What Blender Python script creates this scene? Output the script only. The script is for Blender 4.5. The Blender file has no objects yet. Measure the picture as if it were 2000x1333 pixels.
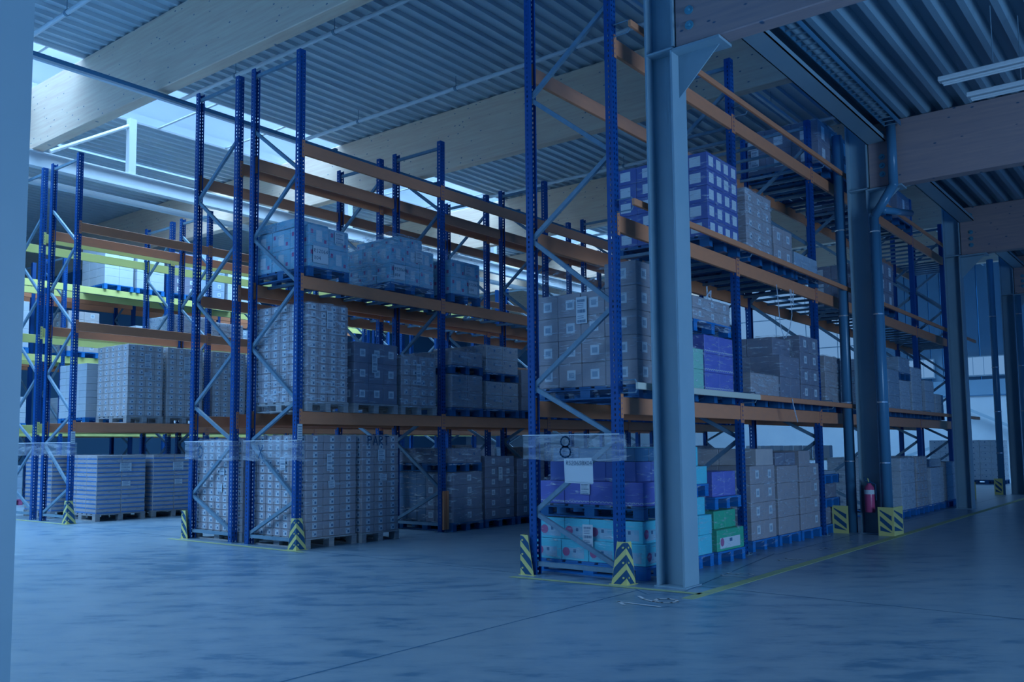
import bpy, math, random
import numpy as np
from mathutils import Matrix, Vector
random.seed(7)
S = bpy.context.scene
COL = S.collection
# ------------------------------------------------------------------ camera
F, YAW, PITCH, ROLL, CX, CY = 1749.98, .6890, .0848, -.0063, 931.0, 722.75
def basis():
    f = Vector((math.cos(YAW), math.sin(YAW), 0)); r = Vector((math.sin(YAW), -math.cos(YAW), 0)); u = Vector((0, 0, 1))
    f2 = math.cos(PITCH)*f + math.sin(PITCH)*u; u2 = -math.sin(PITCH)*f + math.cos(PITCH)*u
    return math.cos(ROLL)*r + math.sin(ROLL)*u2, -math.sin(ROLL)*r + math.cos(ROLL)*u2, f2
_r, _u, _f = basis()
cd = bpy.data.cameras.new('camera'); cam = bpy.data.objects.new('camera', cd); COL.objects.link(cam)
m = Matrix((_r, _u, -_f)).transposed().to_4x4(); m.translation = (0, 0, 1.5); cam.matrix_world = m
cd.sensor_width = 36; cd.lens = F*36/2000; cd.shift_x = (1000-CX)/2000; cd.shift_y = (CY-666.5)/2000
cd.clip_end = 300; cd.clip_start = .05
S.camera = cam
# ------------------------------------------------------------------ world, lamps, exposure
w = bpy.data.worlds.new('world'); S.world = w; w.use_nodes = True
bg = w.node_tree.nodes['Background']; bg.inputs[0].default_value = (.014, .15, .55, 1); bg.inputs[1].default_value = 1.0
S.view_settings.view_transform = 'Standard'; S.view_settings.look = 'None'
S.view_settings.exposure = 0; S.view_settings.gamma = 1; S.view_settings.use_curve_mapping = False
def area(name, loc, rot, sx, sy, power, color, spread=180):
    l = bpy.data.lights.new(name, 'AREA'); l.shape = 'RECTANGLE'; l.size = sx; l.size_y = sy
    l.energy = power; l.color = color; l.spread = math.radians(spread)
    o = bpy.data.objects.new(name, l); COL.objects.link(o); o.location = loc; o.rotation_euler = rot
    return o
R = math.radians
SKYC = (.345, .63, 1.0)
area('roof_light_daylight', (16, 19.0, 9.7), (0, 0, 0), 58, 2.4, 3000, SKYC, 118)      # daylight falling in through the long roof light
area('left_fill_lamp', (-4.5, 19, 9.3), (0, R(-14), 0), 8, 24, 4300, SKYC, 130)  # added lamp out of view at left, brightens rack ends and floor
area('rear_rack_fill_lamp', (19, 22.9, 9.4), (R(28), 0, 0), 24, 1.4, 1250, SKYC, 125)  # added lamp below the deck, lifts the fronts of the back racks
area('end_wall_fill_lamp', (41, 6, 6.85), (0, 0, 0), 4, 16, 700, SKYC, 140)     # added lamp under the low roof, brightens the end wall
area('loading_door_daylight', (6.5, -8.5, 2.6), (R(90), 0, 0), 6, 4, 900, SKYC)       # open loading doors on the right side
S.cycles.max_bounces = 6; S.cycles.diffuse_bounces = 4; S.cycles.glossy_bounces = 2; S.cycles.transparent_max_bounces = 12
S.cycles.adaptive_threshold = .02; S.cycles.caustics_reflective = False; S.cycles.caustics_refractive = False
S.cycles.sample_clamp_indirect = 4
# ------------------------------------------------------------------ materials
def lin(c):
    c /= 255.
    return c/12.92 if c <= .04045 else ((c+.055)/1.055)**2.4
OV = (2, 40, 86); AL = .40
WL = [lin(AL*255+o) for o in OV]
def pc(r, g, b, k=1.0):
    """a colour as the blue-toned photograph shows it -> surface colour under its blue daylight"""
    return tuple(min(.95, .82*k*lin(AL*c+o)/wl) for c, o, wl in zip((r, g, b), OV, WL)) + (1,)
MATS = {}
def mat(name, col, rough=.6, metal=0, col2=None, scale=4, stretch=(1, 1, 1), bump=0, spec=.35, detail=4, lo=.35, hi=.65, coat=0):
    if name in MATS: return MATS[name]
    mt = bpy.data.materials.new(name); mt.use_nodes = True; nt = mt.node_tree; p = nt.nodes['Principled BSDF']
    p.inputs['Base Color'].default_value = col; p.inputs['Roughness'].default_value = rough
    p.inputs['Metallic'].default_value = metal; p.inputs['Specular IOR Level'].default_value = spec
    if coat: p.inputs['Coat Weight'].default_value = coat; p.inputs['Coat Roughness'].default_value = .15
    if col2 or bump:
        tc = nt.nodes.new('ShaderNodeTexCoord'); mp = nt.nodes.new('ShaderNodeMapping'); mp.inputs['Scale'].default_value = stretch
        nz = nt.nodes.new('ShaderNodeTexNoise'); nz.inputs['Scale'].default_value = scale; nz.inputs['Detail'].default_value = detail
        nt.links.new(tc.outputs['Object'], mp.inputs[0]); nt.links.new(mp.outputs[0], nz.inputs['Vector'])
        if col2:
            cr = nt.nodes.new('ShaderNodeValToRGB'); cr.color_ramp.elements[0].position = lo; cr.color_ramp.elements[1].position = hi
            cr.color_ramp.elements[0].color = col; cr.color_ramp.elements[1].color = col2
            nt.links.new(nz.outputs['Fac'], cr.inputs[0]); nt.links.new(cr.outputs[0], p.inputs['Base Color'])
        if bump:
            b = nt.nodes.new('ShaderNodeBump'); b.inputs['Strength'].default_value = bump; b.inputs['Distance'].default_value = .02
            nt.links.new(nz.outputs['Fac'], b.inputs['Height']); nt.links.new(b.outputs[0], p.inputs['Normal'])
    MATS[name] = mt; return mt
def emis(name, col, st=1):
    mt = bpy.data.materials.new(name); mt.use_nodes = True; nt = mt.node_tree
    p = nt.nodes['Principled BSDF']; p.inputs['Base Color'].default_value = (0, 0, 0, 1); p.inputs['Roughness'].default_value = .5
    p.inputs['Emission Color'].default_value = col; p.inputs['Emission Strength'].default_value = st; MATS[name] = mt; return mt
upblue = mat('blue_rack_paint', (.002, .068, .27, 1), .45, 0, (.003, .08, .30, 1), 3)
orange = mat('orange_beam_paint', (.76, .285, .14, 1), .45, 0, (.70, .27, .14, 1), 5, (1, 1, 3))
yellowb = mat('yellow_beam_paint', pc(250, 245, 60), .45)
galv = mat('galvanised_steel', pc(122, 122, 118), .42, .05, pc(102, 106, 108), 14)
colgrey = mat('grey_column_paint', pc(150, 160, 160), .45, 0, pc(140, 152, 154), 2)
colside = colgrey
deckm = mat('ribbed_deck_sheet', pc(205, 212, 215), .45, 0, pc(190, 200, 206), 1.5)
whitepipe = mat('white_pipe_paint', pc(220, 225, 230), .4)
girderm = mat('white_girder_paint', pc(225, 228, 230), .45)
darkpipe = mat('slate_pipe_plastic', pc(66, 88, 108), .25, 0)
chrome = mat('bright_clamp_steel', pc(235, 240, 245), .2, .6)
yel = mat('guard_yellow_paint', pc(235, 215, 50), .5); blk = mat('guard_black_paint', pc(18, 22, 30), .5)
linem = mat('yellow_floor_paint', pc(215, 210, 60), .6, 0, pc(185, 185, 85), 8, (1, 1, 1), 0)
wpaint = mat('white_floor_chalk', pc(255, 255, 255), .7)
card = {
 'brown': mat('brown_cardboard', pc(180, 142, 116), .75, 0, pc(168, 132, 110), 6),
 'dbrown': mat('dark_brown_cardboard', pc(138, 100, 86), .7, 0, pc(122, 90, 80), 6),
 'lbrown': mat('pale_brown_cardboard', pc(208, 180, 155), .75, 0, pc(196, 168, 146), 6),
 'white': mat('white_cardboard', pc(215, 216, 220), .7, 0, pc(208, 210, 216), 6),
 'grey': mat('grey_cardboard', pc(165, 165, 172), .7, 0, pc(150, 150, 158), 6),
 'cyan': mat('cyan_printed_carton', pc(90, 215, 235), .5, 0, pc(80, 204, 228), 4),
 'cyanw': mat('pale_cyan_printed_carton', pc(130, 180, 205), .5, 0, pc(165, 190, 210), 9, (1, 1, 1), 0, .35, 2, .45, .55),
 'purple': mat('purple_printed_carton', pc(105, 70, 185), .5, 0, pc(92, 60, 172), 4),
 'violet': mat('deep_violet_carton', pc(78, 48, 128), .6, 0, pc(66, 42, 112), 4),
 'green': mat('green_printed_carton', pc(40, 175, 70), .5, 0, pc(34, 160, 62), 4),
 'lgreen': mat('pale_green_carton', pc(150, 215, 165), .5),
 'black': mat('black_film_wrap', pc(52, 50, 62), .22, 0, pc(40, 40, 52), 3),
 'pink': mat('pink_printed_carton', pc(190, 120, 150), .6),
}
sticker = mat('white_sticker_paper', pc(225, 230, 236), .6)
tape = mat('print_ink', pc(60, 66, 84), .7)
redink = mat('red_print_ink', pc(185, 40, 70), .6)
pencil = mat('black_marker_ink', pc(20, 22, 30), .8)
wood = mat('pallet_wood', pc(190, 165, 135), .8, 0, pc(160, 135, 110), 5, (1, 1, 6))
bluewood = mat('blue_painted_pallet', pc(15, 85, 180), .6, 0, pc(10, 70, 160), 5)
darkwood = mat('dark_plastic_pallet', pc(10, 42, 85), .5, 0, pc(8, 34, 72), 5)
redpal = mat('red_painted_pallet', pc(190, 30, 50), .6)
timber = None
def wood_mat(name, c1, c2, knot):
    mt = bpy.data.materials.new(name); mt.use_nodes = True; nt = mt.node_tree; p = nt.nodes['Principled BSDF']; p.inputs['Roughness'].default_value = .55
    N = nt.nodes.new; L = nt.links.new
    tc = N('ShaderNodeTexCoord'); mp = N('ShaderNodeMapping'); mp.inputs['Scale'].default_value = (8, .8, 14)
    nz = N('ShaderNodeTexNoise'); nz.inputs['Scale'].default_value = 1.6; nz.inputs['Detail'].default_value = 6
    L(tc.outputs['Object'], mp.inputs[0]); L(mp.outputs[0], nz.inputs['Vector'])
    cr = N('ShaderNodeValToRGB'); cr.color_ramp.elements[0].position = .35; cr.color_ramp.elements[1].position = .68
    cr.color_ramp.elements[0].color = c1; cr.color_ramp.elements[1].color = c2; L(nz.outputs['Fac'], cr.inputs[0])
    mp2 = N('ShaderNodeMapping'); mp2.inputs['Scale'].default_value = (1, 1.7, 3.4); L(tc.outputs['Object'], mp2.inputs[0])
    vo = N('ShaderNodeTexVoronoi'); vo.inputs['Scale'].default_value = 2.5; vo.inputs['Randomness'].default_value = 1; L(mp2.outputs[0], vo.inputs['Vector'])
    kr = N('ShaderNodeValToRGB'); kr.color_ramp.elements[0].position = .07; kr.color_ramp.elements[1].position = .13
    kr.color_ramp.elements[0].color = (1, 1, 1, 1); kr.color_ramp.elements[1].color = (0, 0, 0, 1); L(vo.outputs['Distance'], kr.inputs[0])
    mx = N('ShaderNodeMix'); mx.data_type = 'RGBA'; L(kr.outputs[0], mx.inputs[0]); L(cr.outputs[0], mx.inputs[6]); mx.inputs[7].default_value = knot
    L(mx.outputs[2], p.inputs['Base Color']); MATS[name] = mt; return mt
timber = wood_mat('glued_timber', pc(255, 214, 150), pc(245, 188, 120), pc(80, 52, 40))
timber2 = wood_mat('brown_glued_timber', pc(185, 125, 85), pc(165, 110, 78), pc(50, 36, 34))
def floor_mat():
    mt = bpy.data.materials.new('polished_concrete'); mt.use_nodes = True; nt = mt.node_tree; p = nt.nodes['Principled BSDF']
    N = nt.nodes.new; L = nt.links.new
    tc = N('ShaderNodeTexCoord'); mp = N('ShaderNodeMapping'); mp.inputs['Scale'].default_value = (1.5, 3.4, 1); mp0 = N('ShaderNodeMapping'); mp0.inputs['Rotation'].default_value = (0, 0, R(50.5))
    L(tc.outputs['Object'], mp0.inputs[0]); L(mp0.outputs[0], mp.inputs[0])
    n1 = N('ShaderNodeTexNoise'); n1.inputs['Scale'].default_value = 1.3; n1.inputs['Detail'].default_value = 9; n1.inputs['Roughness'].default_value = .66; L(mp.outputs[0], n1.inputs['Vector'])
    n2 = N('ShaderNodeTexNoise'); n2.inputs['Scale'].default_value = .35; n2.inputs['Detail'].default_value = 3; L(tc.outputs['Object'], n2.inputs['Vector'])
    n3 = N('ShaderNodeTexNoise'); n3.inputs['Scale'].default_value = 5; n3.inputs['Detail'].default_value = 8; n3.inputs['Roughness'].default_value = .7; L(mp.outputs[0], n3.inputs['Vector'])
    cr = N('ShaderNodeValToRGB'); e = cr.color_ramp.elements; e[0].position = .36; e[0].color = pc(98, 108, 116); e[1].position = .60; e[1].color = pc(165, 167, 165)
    e2 = e.new(.46); e2.color = pc(146, 150, 152)
    ad = N('ShaderNodeMath'); ad.operation = 'MULTIPLY_ADD'; L(n2.outputs['Fac'], ad.inputs[0]); ad.inputs[1].default_value = .5
    m2 = N('ShaderNodeMath'); m2.operation = 'MULTIPLY_ADD'; L(n3.outputs['Fac'], m2.inputs[0]); m2.inputs[1].default_value = .25; L(n1.outputs['Fac'], m2.inputs[2])
    L(m2.outputs[0], ad.inputs[2]); sb = N('ShaderNodeMath'); sb.operation = 'SUBTRACT'; L(ad.outputs[0], sb.inputs[0]); sb.inputs[1].default_value = .375
    L(sb.outputs[0], cr.inputs[0]); L(cr.outputs[0], p.inputs['Base Color'])
    rr = N('ShaderNodeMapRange'); L(n1.outputs['Fac'], rr.inputs[0]); rr.inputs[3].default_value = .22; rr.inputs[4].default_value = .42; L(rr.outputs[0], p.inputs['Roughness'])
    p.inputs['Specular IOR Level'].default_value = .5
    b = N('ShaderNodeBump'); b.inputs['Strength'].default_value = .05; L(n3.outputs['Fac'], b.inputs['Height']); L(b.outputs[0], p.inputs['Normal'])
    return mt
def film_mat(name, lo, hi, scale, seed, tint=(.75, .85, .95, 1), thr=(.42, .72)):
    mt = bpy.data.materials.new(name); mt.use_nodes = True; nt = mt.node_tree; N = nt.nodes.new; L = nt.links.new
    p = nt.nodes['Principled BSDF']; p.inputs['Base Color'].default_value = tint; p.inputs['Roughness'].default_value = .16; p.inputs['Specular IOR Level'].default_value = 1.0
    tr = N('ShaderNodeBsdfTransparent'); mx = N('ShaderNodeMixShader')
    tc = N('ShaderNodeTexCoord'); mp = N('ShaderNodeMapping'); mp.inputs['Location'].default_value = (seed, seed*.7, seed*.3); mp.inputs['Scale'].default_value = (1.3, 1.3, 9); mp.inputs['Rotation'].default_value = (R(6), R(-7), 0)
    L(tc.outputs['Object'], mp.inputs[0])
    nz = N('ShaderNodeTexNoise'); nz.inputs['Scale'].default_value = scale; nz.inputs['Detail'].default_value = 7; nz.inputs['Roughness'].default_value = .68; nz.inputs['Distortion'].default_value = .6
    L(mp.outputs[0], nz.inputs['Vector'])
    rg = N('ShaderNodeMapRange'); rg.inputs[1].default_value = thr[0]; rg.inputs[2].default_value = thr[1]; rg.inputs[3].default_value = lo; rg.inputs[4].default_value = hi  # noise mask paints pale highlight streaks into the film
    L(nz.outputs['Fac'], rg.inputs[0]); L(rg.outputs[0], mx.inputs[0]); L(tr.outputs[0], mx.inputs[1]); L(p.outputs[0], mx.inputs[2])
    b = N('ShaderNodeBump'); b.inputs['Strength'].default_value = .5; b.inputs['Distance'].default_value = .02; L(nz.outputs['Fac'], b.inputs['Height']); L(b.outputs[0], p.inputs['Normal'])
    L(mx.outputs[0], nt.nodes['Material Output'].inputs[0]); return mt
film = film_mat('stretch_film', .03, .70, 3.4, 1.3, thr=(.54, .72))
filmthick = film_mat('thick_stretch_film', .06, .80, 3.2, 4.1, thr=(.48, .68))
filmdark = film_mat('glossy_dark_film', .12, .8, 2.6, 9.7, thr=(.52, .72))
filmclear = film_mat('clear_band_film', .12, .5, 1.5, 6.0)
# ------------------------------------------------------------------ mesh helpers
class MB:
    def __init__(s): s.v = []; s.f = []; s.m = []; s.mats = []
    def mi(s, mt):
        if mt not in s.mats: s.mats.append(mt)
        return s.mats.index(mt)
    def face(s, pts, mt):
        n = len(s.v); s.v += [tuple(p) for p in pts]; s.f.append(tuple(range(n, n+len(pts)))); s.m.append(s.mi(mt))
    def box(s, x0, x1, y0, y1, z0, z1, mt):
        n = len(s.v); s.v += [(x, y, z) for x in (x0, x1) for y in (y0, y1) for z in (z0, z1)]
        for q in ((0, 1, 3, 2), (4, 6, 7, 5), (0, 4, 5, 1), (2, 3, 7, 6), (0, 2, 6, 4), (1, 5, 7, 3)):
            s.f.append(tuple(n+i for i in q)); s.m.append(s.mi(mt))
    def cbox(s, x0, x1, y0, y1, z0, z1, c, mt):            # chamfered box
        n = len(s.v); cs = [(x0, x1), (y0, y1), (z0, z1)]; idx = {}
        for i in (0, 1):
            for j in (0, 1):
                for k in (0, 1):
                    base = [cs[0][i], cs[1][j], cs[2][k]]; sg = [(1, -1)[i], (1, -1)[j], (1, -1)[k]]
                    for a in range(3):                        # vertex lying on the face normal to axis a
                        p = [base[b]+(0 if b == a else sg[b]*c) for b in range(3)]
                        idx[(i, j, k, a)] = len(s.v); s.v.append(tuple(p))
        M = s.mi(mt)
        def F(*k): s.f.append(tuple(idx[q] for q in k)); s.m.append(M)
        F((0,0,0,0),(0,0,1,0),(0,1,1,0),(0,1,0,0)); F((1,0,0,0),(1,1,0,0),(1,1,1,0),(1,0,1,0))
        F((0,0,0,1),(1,0,0,1),(1,0,1,1),(0,0,1,1)); F((0,1,0,1),(0,1,1,1),(1,1,1,1),(1,1,0,1))
        F((0,0,0,2),(0,1,0,2),(1,1,0,2),(1,0,0,2)); F((0,0,1,2),(1,0,1,2),(1,1,1,2),(0,1,1,2))
        for i in (0, 1):
            for j in (0, 1):
                F((i,j,0,0),(i,j,1,0),(i,j,1,1),(i,j,0,1)); F((i,0,j,0),(i,1,j,0),(i,1,j,2),(i,0,j,2)); F((0,i,j,1),(1,i,j,1),(1,i,j,2),(0,i,j,2))
                for k in (0, 1): F((i,j,k,0),(i,j,k,1),(i,j,k,2))
    def tube(s, p, q, r, mt, n=8, caps=True):
        p = Vector(p); q = Vector(q); d = (q-p).normalized(); a = d.cross(Vector((0, 0, 1)))
        if a.length < .01: a = d.cross(Vector((1, 0, 0)))
        a.normalize(); b = d.cross(a); k = len(s.v); M = s.mi(mt)
        for c in (p, q):
            for i in range(n):
                t = 2*math.pi*i/n; s.v.append(tuple(c+r*(math.cos(t)*a+math.sin(t)*b)))
        for i in range(n):
            j = (i+1) % n; s.f.append((k+i, k+j, k+n+j, k+n+i)); s.m.append(M)
        if caps: s.f.append(tuple(k+n-1-i for i in range(n))); s.m.append(M); s.f.append(tuple(k+n+i for i in range(n))); s.m.append(M)
    def pipe(s, pts, r, mt, n=10):
        for a, b in zip(pts, pts[1:]): s.tube(a, b, r, mt, n)
        for c in pts[1:-1]: s.ball(c, r*1.02, mt)
    def ball(s, c, r, mt, n=8, h=5):
        k = len(s.v); M = s.mi(mt)
        for i in range(h+1):
            t = math.pi*i/h
            for j in range(n):
                u = 2*math.pi*j/n; s.v.append((c[0]+r*math.sin(t)*math.cos(u), c[1]+r*math.sin(t)*math.sin(u), c[2]+r*math.cos(t)))
        for i in range(h):
            for j in range(n):
                s.f.append((k+i*n+j, k+(i+1)*n+j, k+(i+1)*n+(j+1) % n, k+i*n+(j+1) % n)); s.m.append(M)
    def bar(s, p, q, wdt, th, mt, up=(1, 0, 0)):             # rectangular bar from p to q; width along up
        p = Vector(p); q = Vector(q); d = (q-p).normalized(); u = Vector(up); v = d.cross(u).normalized(); u = v.cross(d).normalized()
        n = len(s.v); M = s.mi(mt)
        for c in (p, q):
            for a, b in ((-1, -1), (1, -1), (1, 1), (-1, 1)): s.v.append(tuple(c+u*(a*wdt/2)+v*(b*th/2)))
        for f in ((3, 2, 1, 0), (4, 5, 6, 7), (0, 1, 5, 4), (1, 2, 6, 5), (2, 3, 7, 6), (3, 0, 4, 7)): s.f.append(tuple(n+i for i in f)); s.m.append(M)
    def mesh(s, name):
        me = bpy.data.meshes.new(name); me.from_pydata(s.v, [], s.f)
        for mt in s.mats: me.materials.append(mt)
        me.polygons.foreach_set('material_index', s.m); me.update(); return me
    def obj(s, name, parent=None, loc=(0, 0, 0), smooth=False):
        me = s.mesh(name)
        if smooth:
            me.polygons.foreach_set('use_smooth', [True]*len(me.polygons))
        return put(name, me, parent, loc)
def put(name, me, parent=None, loc=(0, 0, 0), rz=0):
    o = bpy.data.objects.new(name, me); COL.objects.link(o); o.location = loc
    if rz: o.rotation_euler = (0, 0, rz)
    if parent: o.parent = parent
    return o
def thing(name, label, cat, group=None, loc=(0, 0, 0)):
    o = bpy.data.objects.new(name, None); COL.objects.link(o); o.location = loc; o.empty_display_size = .1
    return tag(o, label, cat, group)
def tag(o, label, cat, group=None):
    o['label'] = label; o['category'] = cat
    if group: o['group'] = group
    return o
def struct(o): o['kind'] = 'structure'; return o
# ------------------------------------------------------------------ handwriting (stroke letters on a 0..1 x 0..1.5 grid)
GL = {
 '0': [[(.5, 0), (.1, .4), (.1, 1.1), (.5, 1.5), (.9, 1.1), (.9, .4), (.5, 0)]], '1': [[(.2, 1.1), (.55, 1.5), (.55, 0)]],
 '2': [[(.1, 1.2), (.5, 1.5), (.9, 1.15), (.1, 0), (.95, 0)]], '3': [[(.1, 1.4), (.8, 1.4), (.4, .9), (.9, .5), (.5, 0), (.1, .2)]],
 '4': [[(.7, 0), (.7, 1.5), (.1, .5), (1, .5)]], '5': [[(.9, 1.5), (.2, 1.5), (.15, .9), (.7, .9), (.9, .45), (.6, 0), (.1, .1)]],
 '6': [[(.75, 1.5), (.35, 1.08), (.13, .62), (.13, .32), (.3, .06), (.6, 0), (.86, .18), (.9, .48), (.66, .74), (.36, .7), (.14, .45)]],
 '8': [[(.5+.38*math.sin(a*math.pi/6), 1.13-.36*math.cos(a*math.pi/6)) for a in range(13)], [(.5+.45*math.sin(a*math.pi/6), .40+.38*math.cos(a*math.pi/6)) for a in range(13)]],
 'R': [[(.1, 0), (.1, 1.5), (.7, 1.4), (.75, 1), (.1, .8), (.9, 0)]], 'S': [[(.9, 1.4), (.4, 1.5), (.15, 1.1), (.8, .5), (.6, 0), (.1, .1)]],
 'X': [[(.1, 0), (.9, 1.5)], [(.1, 1.5), (.9, 0)]], 'P': [[(.1, 0), (.1, 1.5), (.8, 1.4), (.85, .95), (.1, .75)]],
 'A': [[(0, 0), (.5, 1.5), (1, 0)], [(.2, .5), (.8, .5)]], 'T': [[(.5, 0), (.5, 1.5)], [(0, 1.5), (1, 1.5)]],
 'K': [[(.1, 0), (.1, 1.5)], [(.9, 1.5), (.1, .7), (.9, 0)]], ' ': [], '7': [[(.1, 1.5), (.9, 1.5), (.4, 0)]], 'C': [[(.9, 1.3), (.5, 1.5), (.1, 1), (.1, .4), (.5, 0), (.9, .2)]],
}
def write(mb, text, org, right, up, h, wd, mt, nrm, gap=1.35):
    org = Vector(org); right = Vector(right); up = Vector(up); n = Vector(nrm)*.0015; s = h/1.5
    for i, ch in enumerate(text):
        for st in GL[ch]:
            pts = [org+right*((i*gap+a)*s)+up*(b*s) for a, b in st]
            for p, q in zip(pts, pts[1:]):
                d = (q-p)
                if d.length < 1e-6: continue
                d = d.normalized(); t = d.cross(Vector(nrm)).normalized()*(wd/2); e = d*(wd*.35)
                mb.face([p-e-t+n, q+e-t+n, q+e+t+n, p-e+t+n], mt)
# ================================================================== SETTING
b = MB(); b.face([(-12, -14, 0), (52, -14, 0), (52, 40, 0), (-12, 40, 0)], floor_mat()); struct(b.obj('floor'))
jt = mat('floor_joint_sealant', pc(70, 84, 96), .7)
def strip(name, p, q, wd, mt, z=.002, label=None):
    p = Vector((*p, z)); q = Vector((*q, z)); t = (q-p).normalized().cross(Vector((0, 0, 1)))*(wd/2)
    b = MB(); b.face([p-t, q-t, q+t, p+t], mt); return b.obj(name)
for k, (p, q, wd) in enumerate((((-12, 4.72), (8.35, 4.72), .016), ((8.16, 4.52), (8.42, 4.82), .014), ((8.16, 4.52), (8.6, 4.3), .014), ((8.95, 4.7), (8.95, -14), .016), ((8.55, 4.3), (12.2, 4.78), .012), ((8.6, 6.5), (8.5, 40), .016), ((12.2, 4.72), (50, 4.72), .012))):
    o = strip('trim_%d' % (k+1), p, q, wd, jt, .0015); struct(o)
    o.location.z = 0
# painted lines
mb = MB(); mb.box(8.16, 44, 4.02, 4.14, .0005, .003, linem)
tag(mb.obj('floor_line'), 'long yellow line painted on the floor beside the right rack row', 'floor line')
for nm, (x0, y0, x1, y1) in {'short yellow line painted across the end of the right rack row': (8.50, 4.1, 8.30, 6.35), 'faint yellow line painted across the end of the middle rack row': (8.42, 10.15, 8.34, 13.5), 'faint yellow line painted across the end of the far left rack row': (8.66, 17.6, 8.55, 21.0)}.items():
    t = .05; mb = MB(); mb.face([(x0-t, y0, .003), (x0+t, y0, .003), (x1+t, y1, .003), (x1-t, y1, .003)], linem); tag(mb.obj('floor_line'), nm, 'floor line')
for txt, x, y, h, lab in (('16', 7.44, 4.08, .44, 'large white 16 painted on the concrete in front of the nearest column'), ('15', 9.75, 4.2, .30, 'white 15 painted between the nearest column and the yellow line'), ('14', 11.45, 4.2, .28, 'faint white 14 painted before the tall brown carton stack'), ('13', 12.95, 4.2, .28, 'white 13 painted before the stepped brown stack, near the yellow line'), ('12', 14.2, 4.2, .26, 'small white 12 painted just before the extinguisher column guards')):
    mb = MB(); write(mb, txt, (x, y, .003), (1, 0, 0), (0, 1, 0), h, .034 if txt == '16' else .022, wpaint, (0, 0, 1), 1.15)
    tag(mb.obj('floor_number'), lab, 'floor number', 'painted bay numbers')
# roof deck: ribbed sheet, ribs along x
def deck(name, x0, x1, y0, y1, z, pitch, wide, slope, depth, mt):
    b = MB(); y = y0; prof = []
    while y < y1:
        prof += [(y, z), (y+wide, z), (y+wide+slope, z+depth), (y+pitch-slope, z+depth)]; y += pitch
    prof.append((y, z)); M = b.mi(mt)
    for (ya, za) in prof: b.v += [(x0, ya, za), (x1, ya, za)]
    for i in range(len(prof)-1): b.f.append((2*i, 2*i+2, 2*i+3, 2*i+1)); b.m.append(M)
    n = len(b.v); zt = z+depth+.05; b.v += [(x0, y0, zt), (x1, y0, zt), (x1, y, zt), (x0, y, zt)]; b.f.append((n, n+1, n+2, n+3)); b.m.append(M)
    return struct(b.obj(name))
ZD = 9.58
deck('ceiling', -12, 52, 4.75, 17.7, ZD, .316, .04, .014, .075, deckm)
deck('ceiling_far', -12, 52, 20.3, 40, ZD, .316, .04, .014, .075, deckm)
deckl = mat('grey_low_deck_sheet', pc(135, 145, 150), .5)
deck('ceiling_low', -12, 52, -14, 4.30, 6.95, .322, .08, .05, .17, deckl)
# walls
wallm = mat('white_wall_panel', pc(205, 215, 222), .7, 0, pc(195, 205, 214), 1)
wallg = mat('grey_wall_cladding', pc(110, 125, 140), .7)
walld = mat('dark_far_wall', pc(62, 74, 92), .8)
b = MB(); b.box(45.0, 45.2, -14, 40, 0, 3.6, wallm); b.box(44.9, 45.2, -14, 40, 3.62, 4.3, wallg)
y = -14
while y < 40: b.box(45.05, 45.2, y, y+.46, 4.32, 9.7, wallg); y += .5
struct(b.obj('wall_back'))
b = MB(); y = -12
b.box(-12, 45, 38, 38.2, 0, 9.7, walld); struct(b.obj('wall_left'))
b = MB(); b.box(-12.2, -12, -14, 40, 0, 9.7, walld); struct(b.obj('wall_front'))
winm = emis('daylit_window_glass', (lin(100), lin(143), lin(190), 1), 1)
wf = mat('window_frame_grey', pc(150, 160, 165), .5)
b = MB(); b.box(44.86, 44.94, 12.5, 26.2, 4.55, 9.5, wf); f = struct(b.obj('window_5'))
for j in range(9):
    for q in range(3):
        b = MB(); b.box(44.82, 44.855, 12.58+j*1.51, 12.58+j*1.51+1.46, 4.62+q*1.62, 6.19+q*1.62, winm); b.obj('pane', f)
for k, yc in enumerate((7.6, 10.9)):
    b = MB(); b.box(44.86, 44.94, yc-1.1, yc+1.1, 4.45, 5.35, wf); f = struct(b.obj('window_%d' % (k+1)))
    for j in range(5):
        b = MB(); b.box(44.82, 44.855, yc-1.05+j*.425, yc-1.05+j*.425+.395, 4.5, 5.3, winm); b.obj('pane', f)
mb = MB(); mb.bar((44.7, 5.5, 1.5), (44.7, 9.5, 3.5), .12, .12, wf); mb.bar((44.7, 9.5, 1.5), (44.7, 13, .2), .12, .12, wf); mb.bar((44.7, 5.5, 1.5), (44.7, 3.5, .1), .12, .12, wf)
tag(mb.obj('wall_brace'), 'diagonal grey steel brace on the distant white end wall', 'brace')
# roof light (skylight strip) with panes
skym = bpy.data.materials.new('daylit_roof_glass'); skym.use_nodes = True; _n = skym.node_tree
_e = _n.nodes.new('ShaderNodeEmission'); _e.inputs[0].default_value = (lin(104), lin(146), lin(192), 1); _t = _n.nodes.new('ShaderNodeBsdfTransparent'); _a = _n.nodes.new('ShaderNodeAddShader')
_n.links.new(_e.outputs[0], _a.inputs[0]); _n.links.new(_t.outputs[0], _a.inputs[1]); _n.links.new(_a.outputs[0], _n.nodes['Material Output'].inputs[0])
b = MB(); b.box(-12, 52, 17.66, 17.71, 9.56, 9.8, girderm); b.box(-12, 52, 20.29, 20.34, 9.56, 9.8, girderm)
x = -12
while x < 52: b.box(x-.03, x+.03, 17.7, 20.3, 9.585, 9.61, girderm); x += 2
b.box(-13, 53, 17.5, 17.6, 9.72, 10.4, girderm); b.box(-13, 53, 20.4, 20.5, 9.72, 10.4, girderm); b.box(-13, 53, 17.5, 20.5, 10.4, 10.45, girderm)  # unseen box added over the panes to shut out the world light
wnd = struct(b.obj('window_4'))
x = -12
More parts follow.
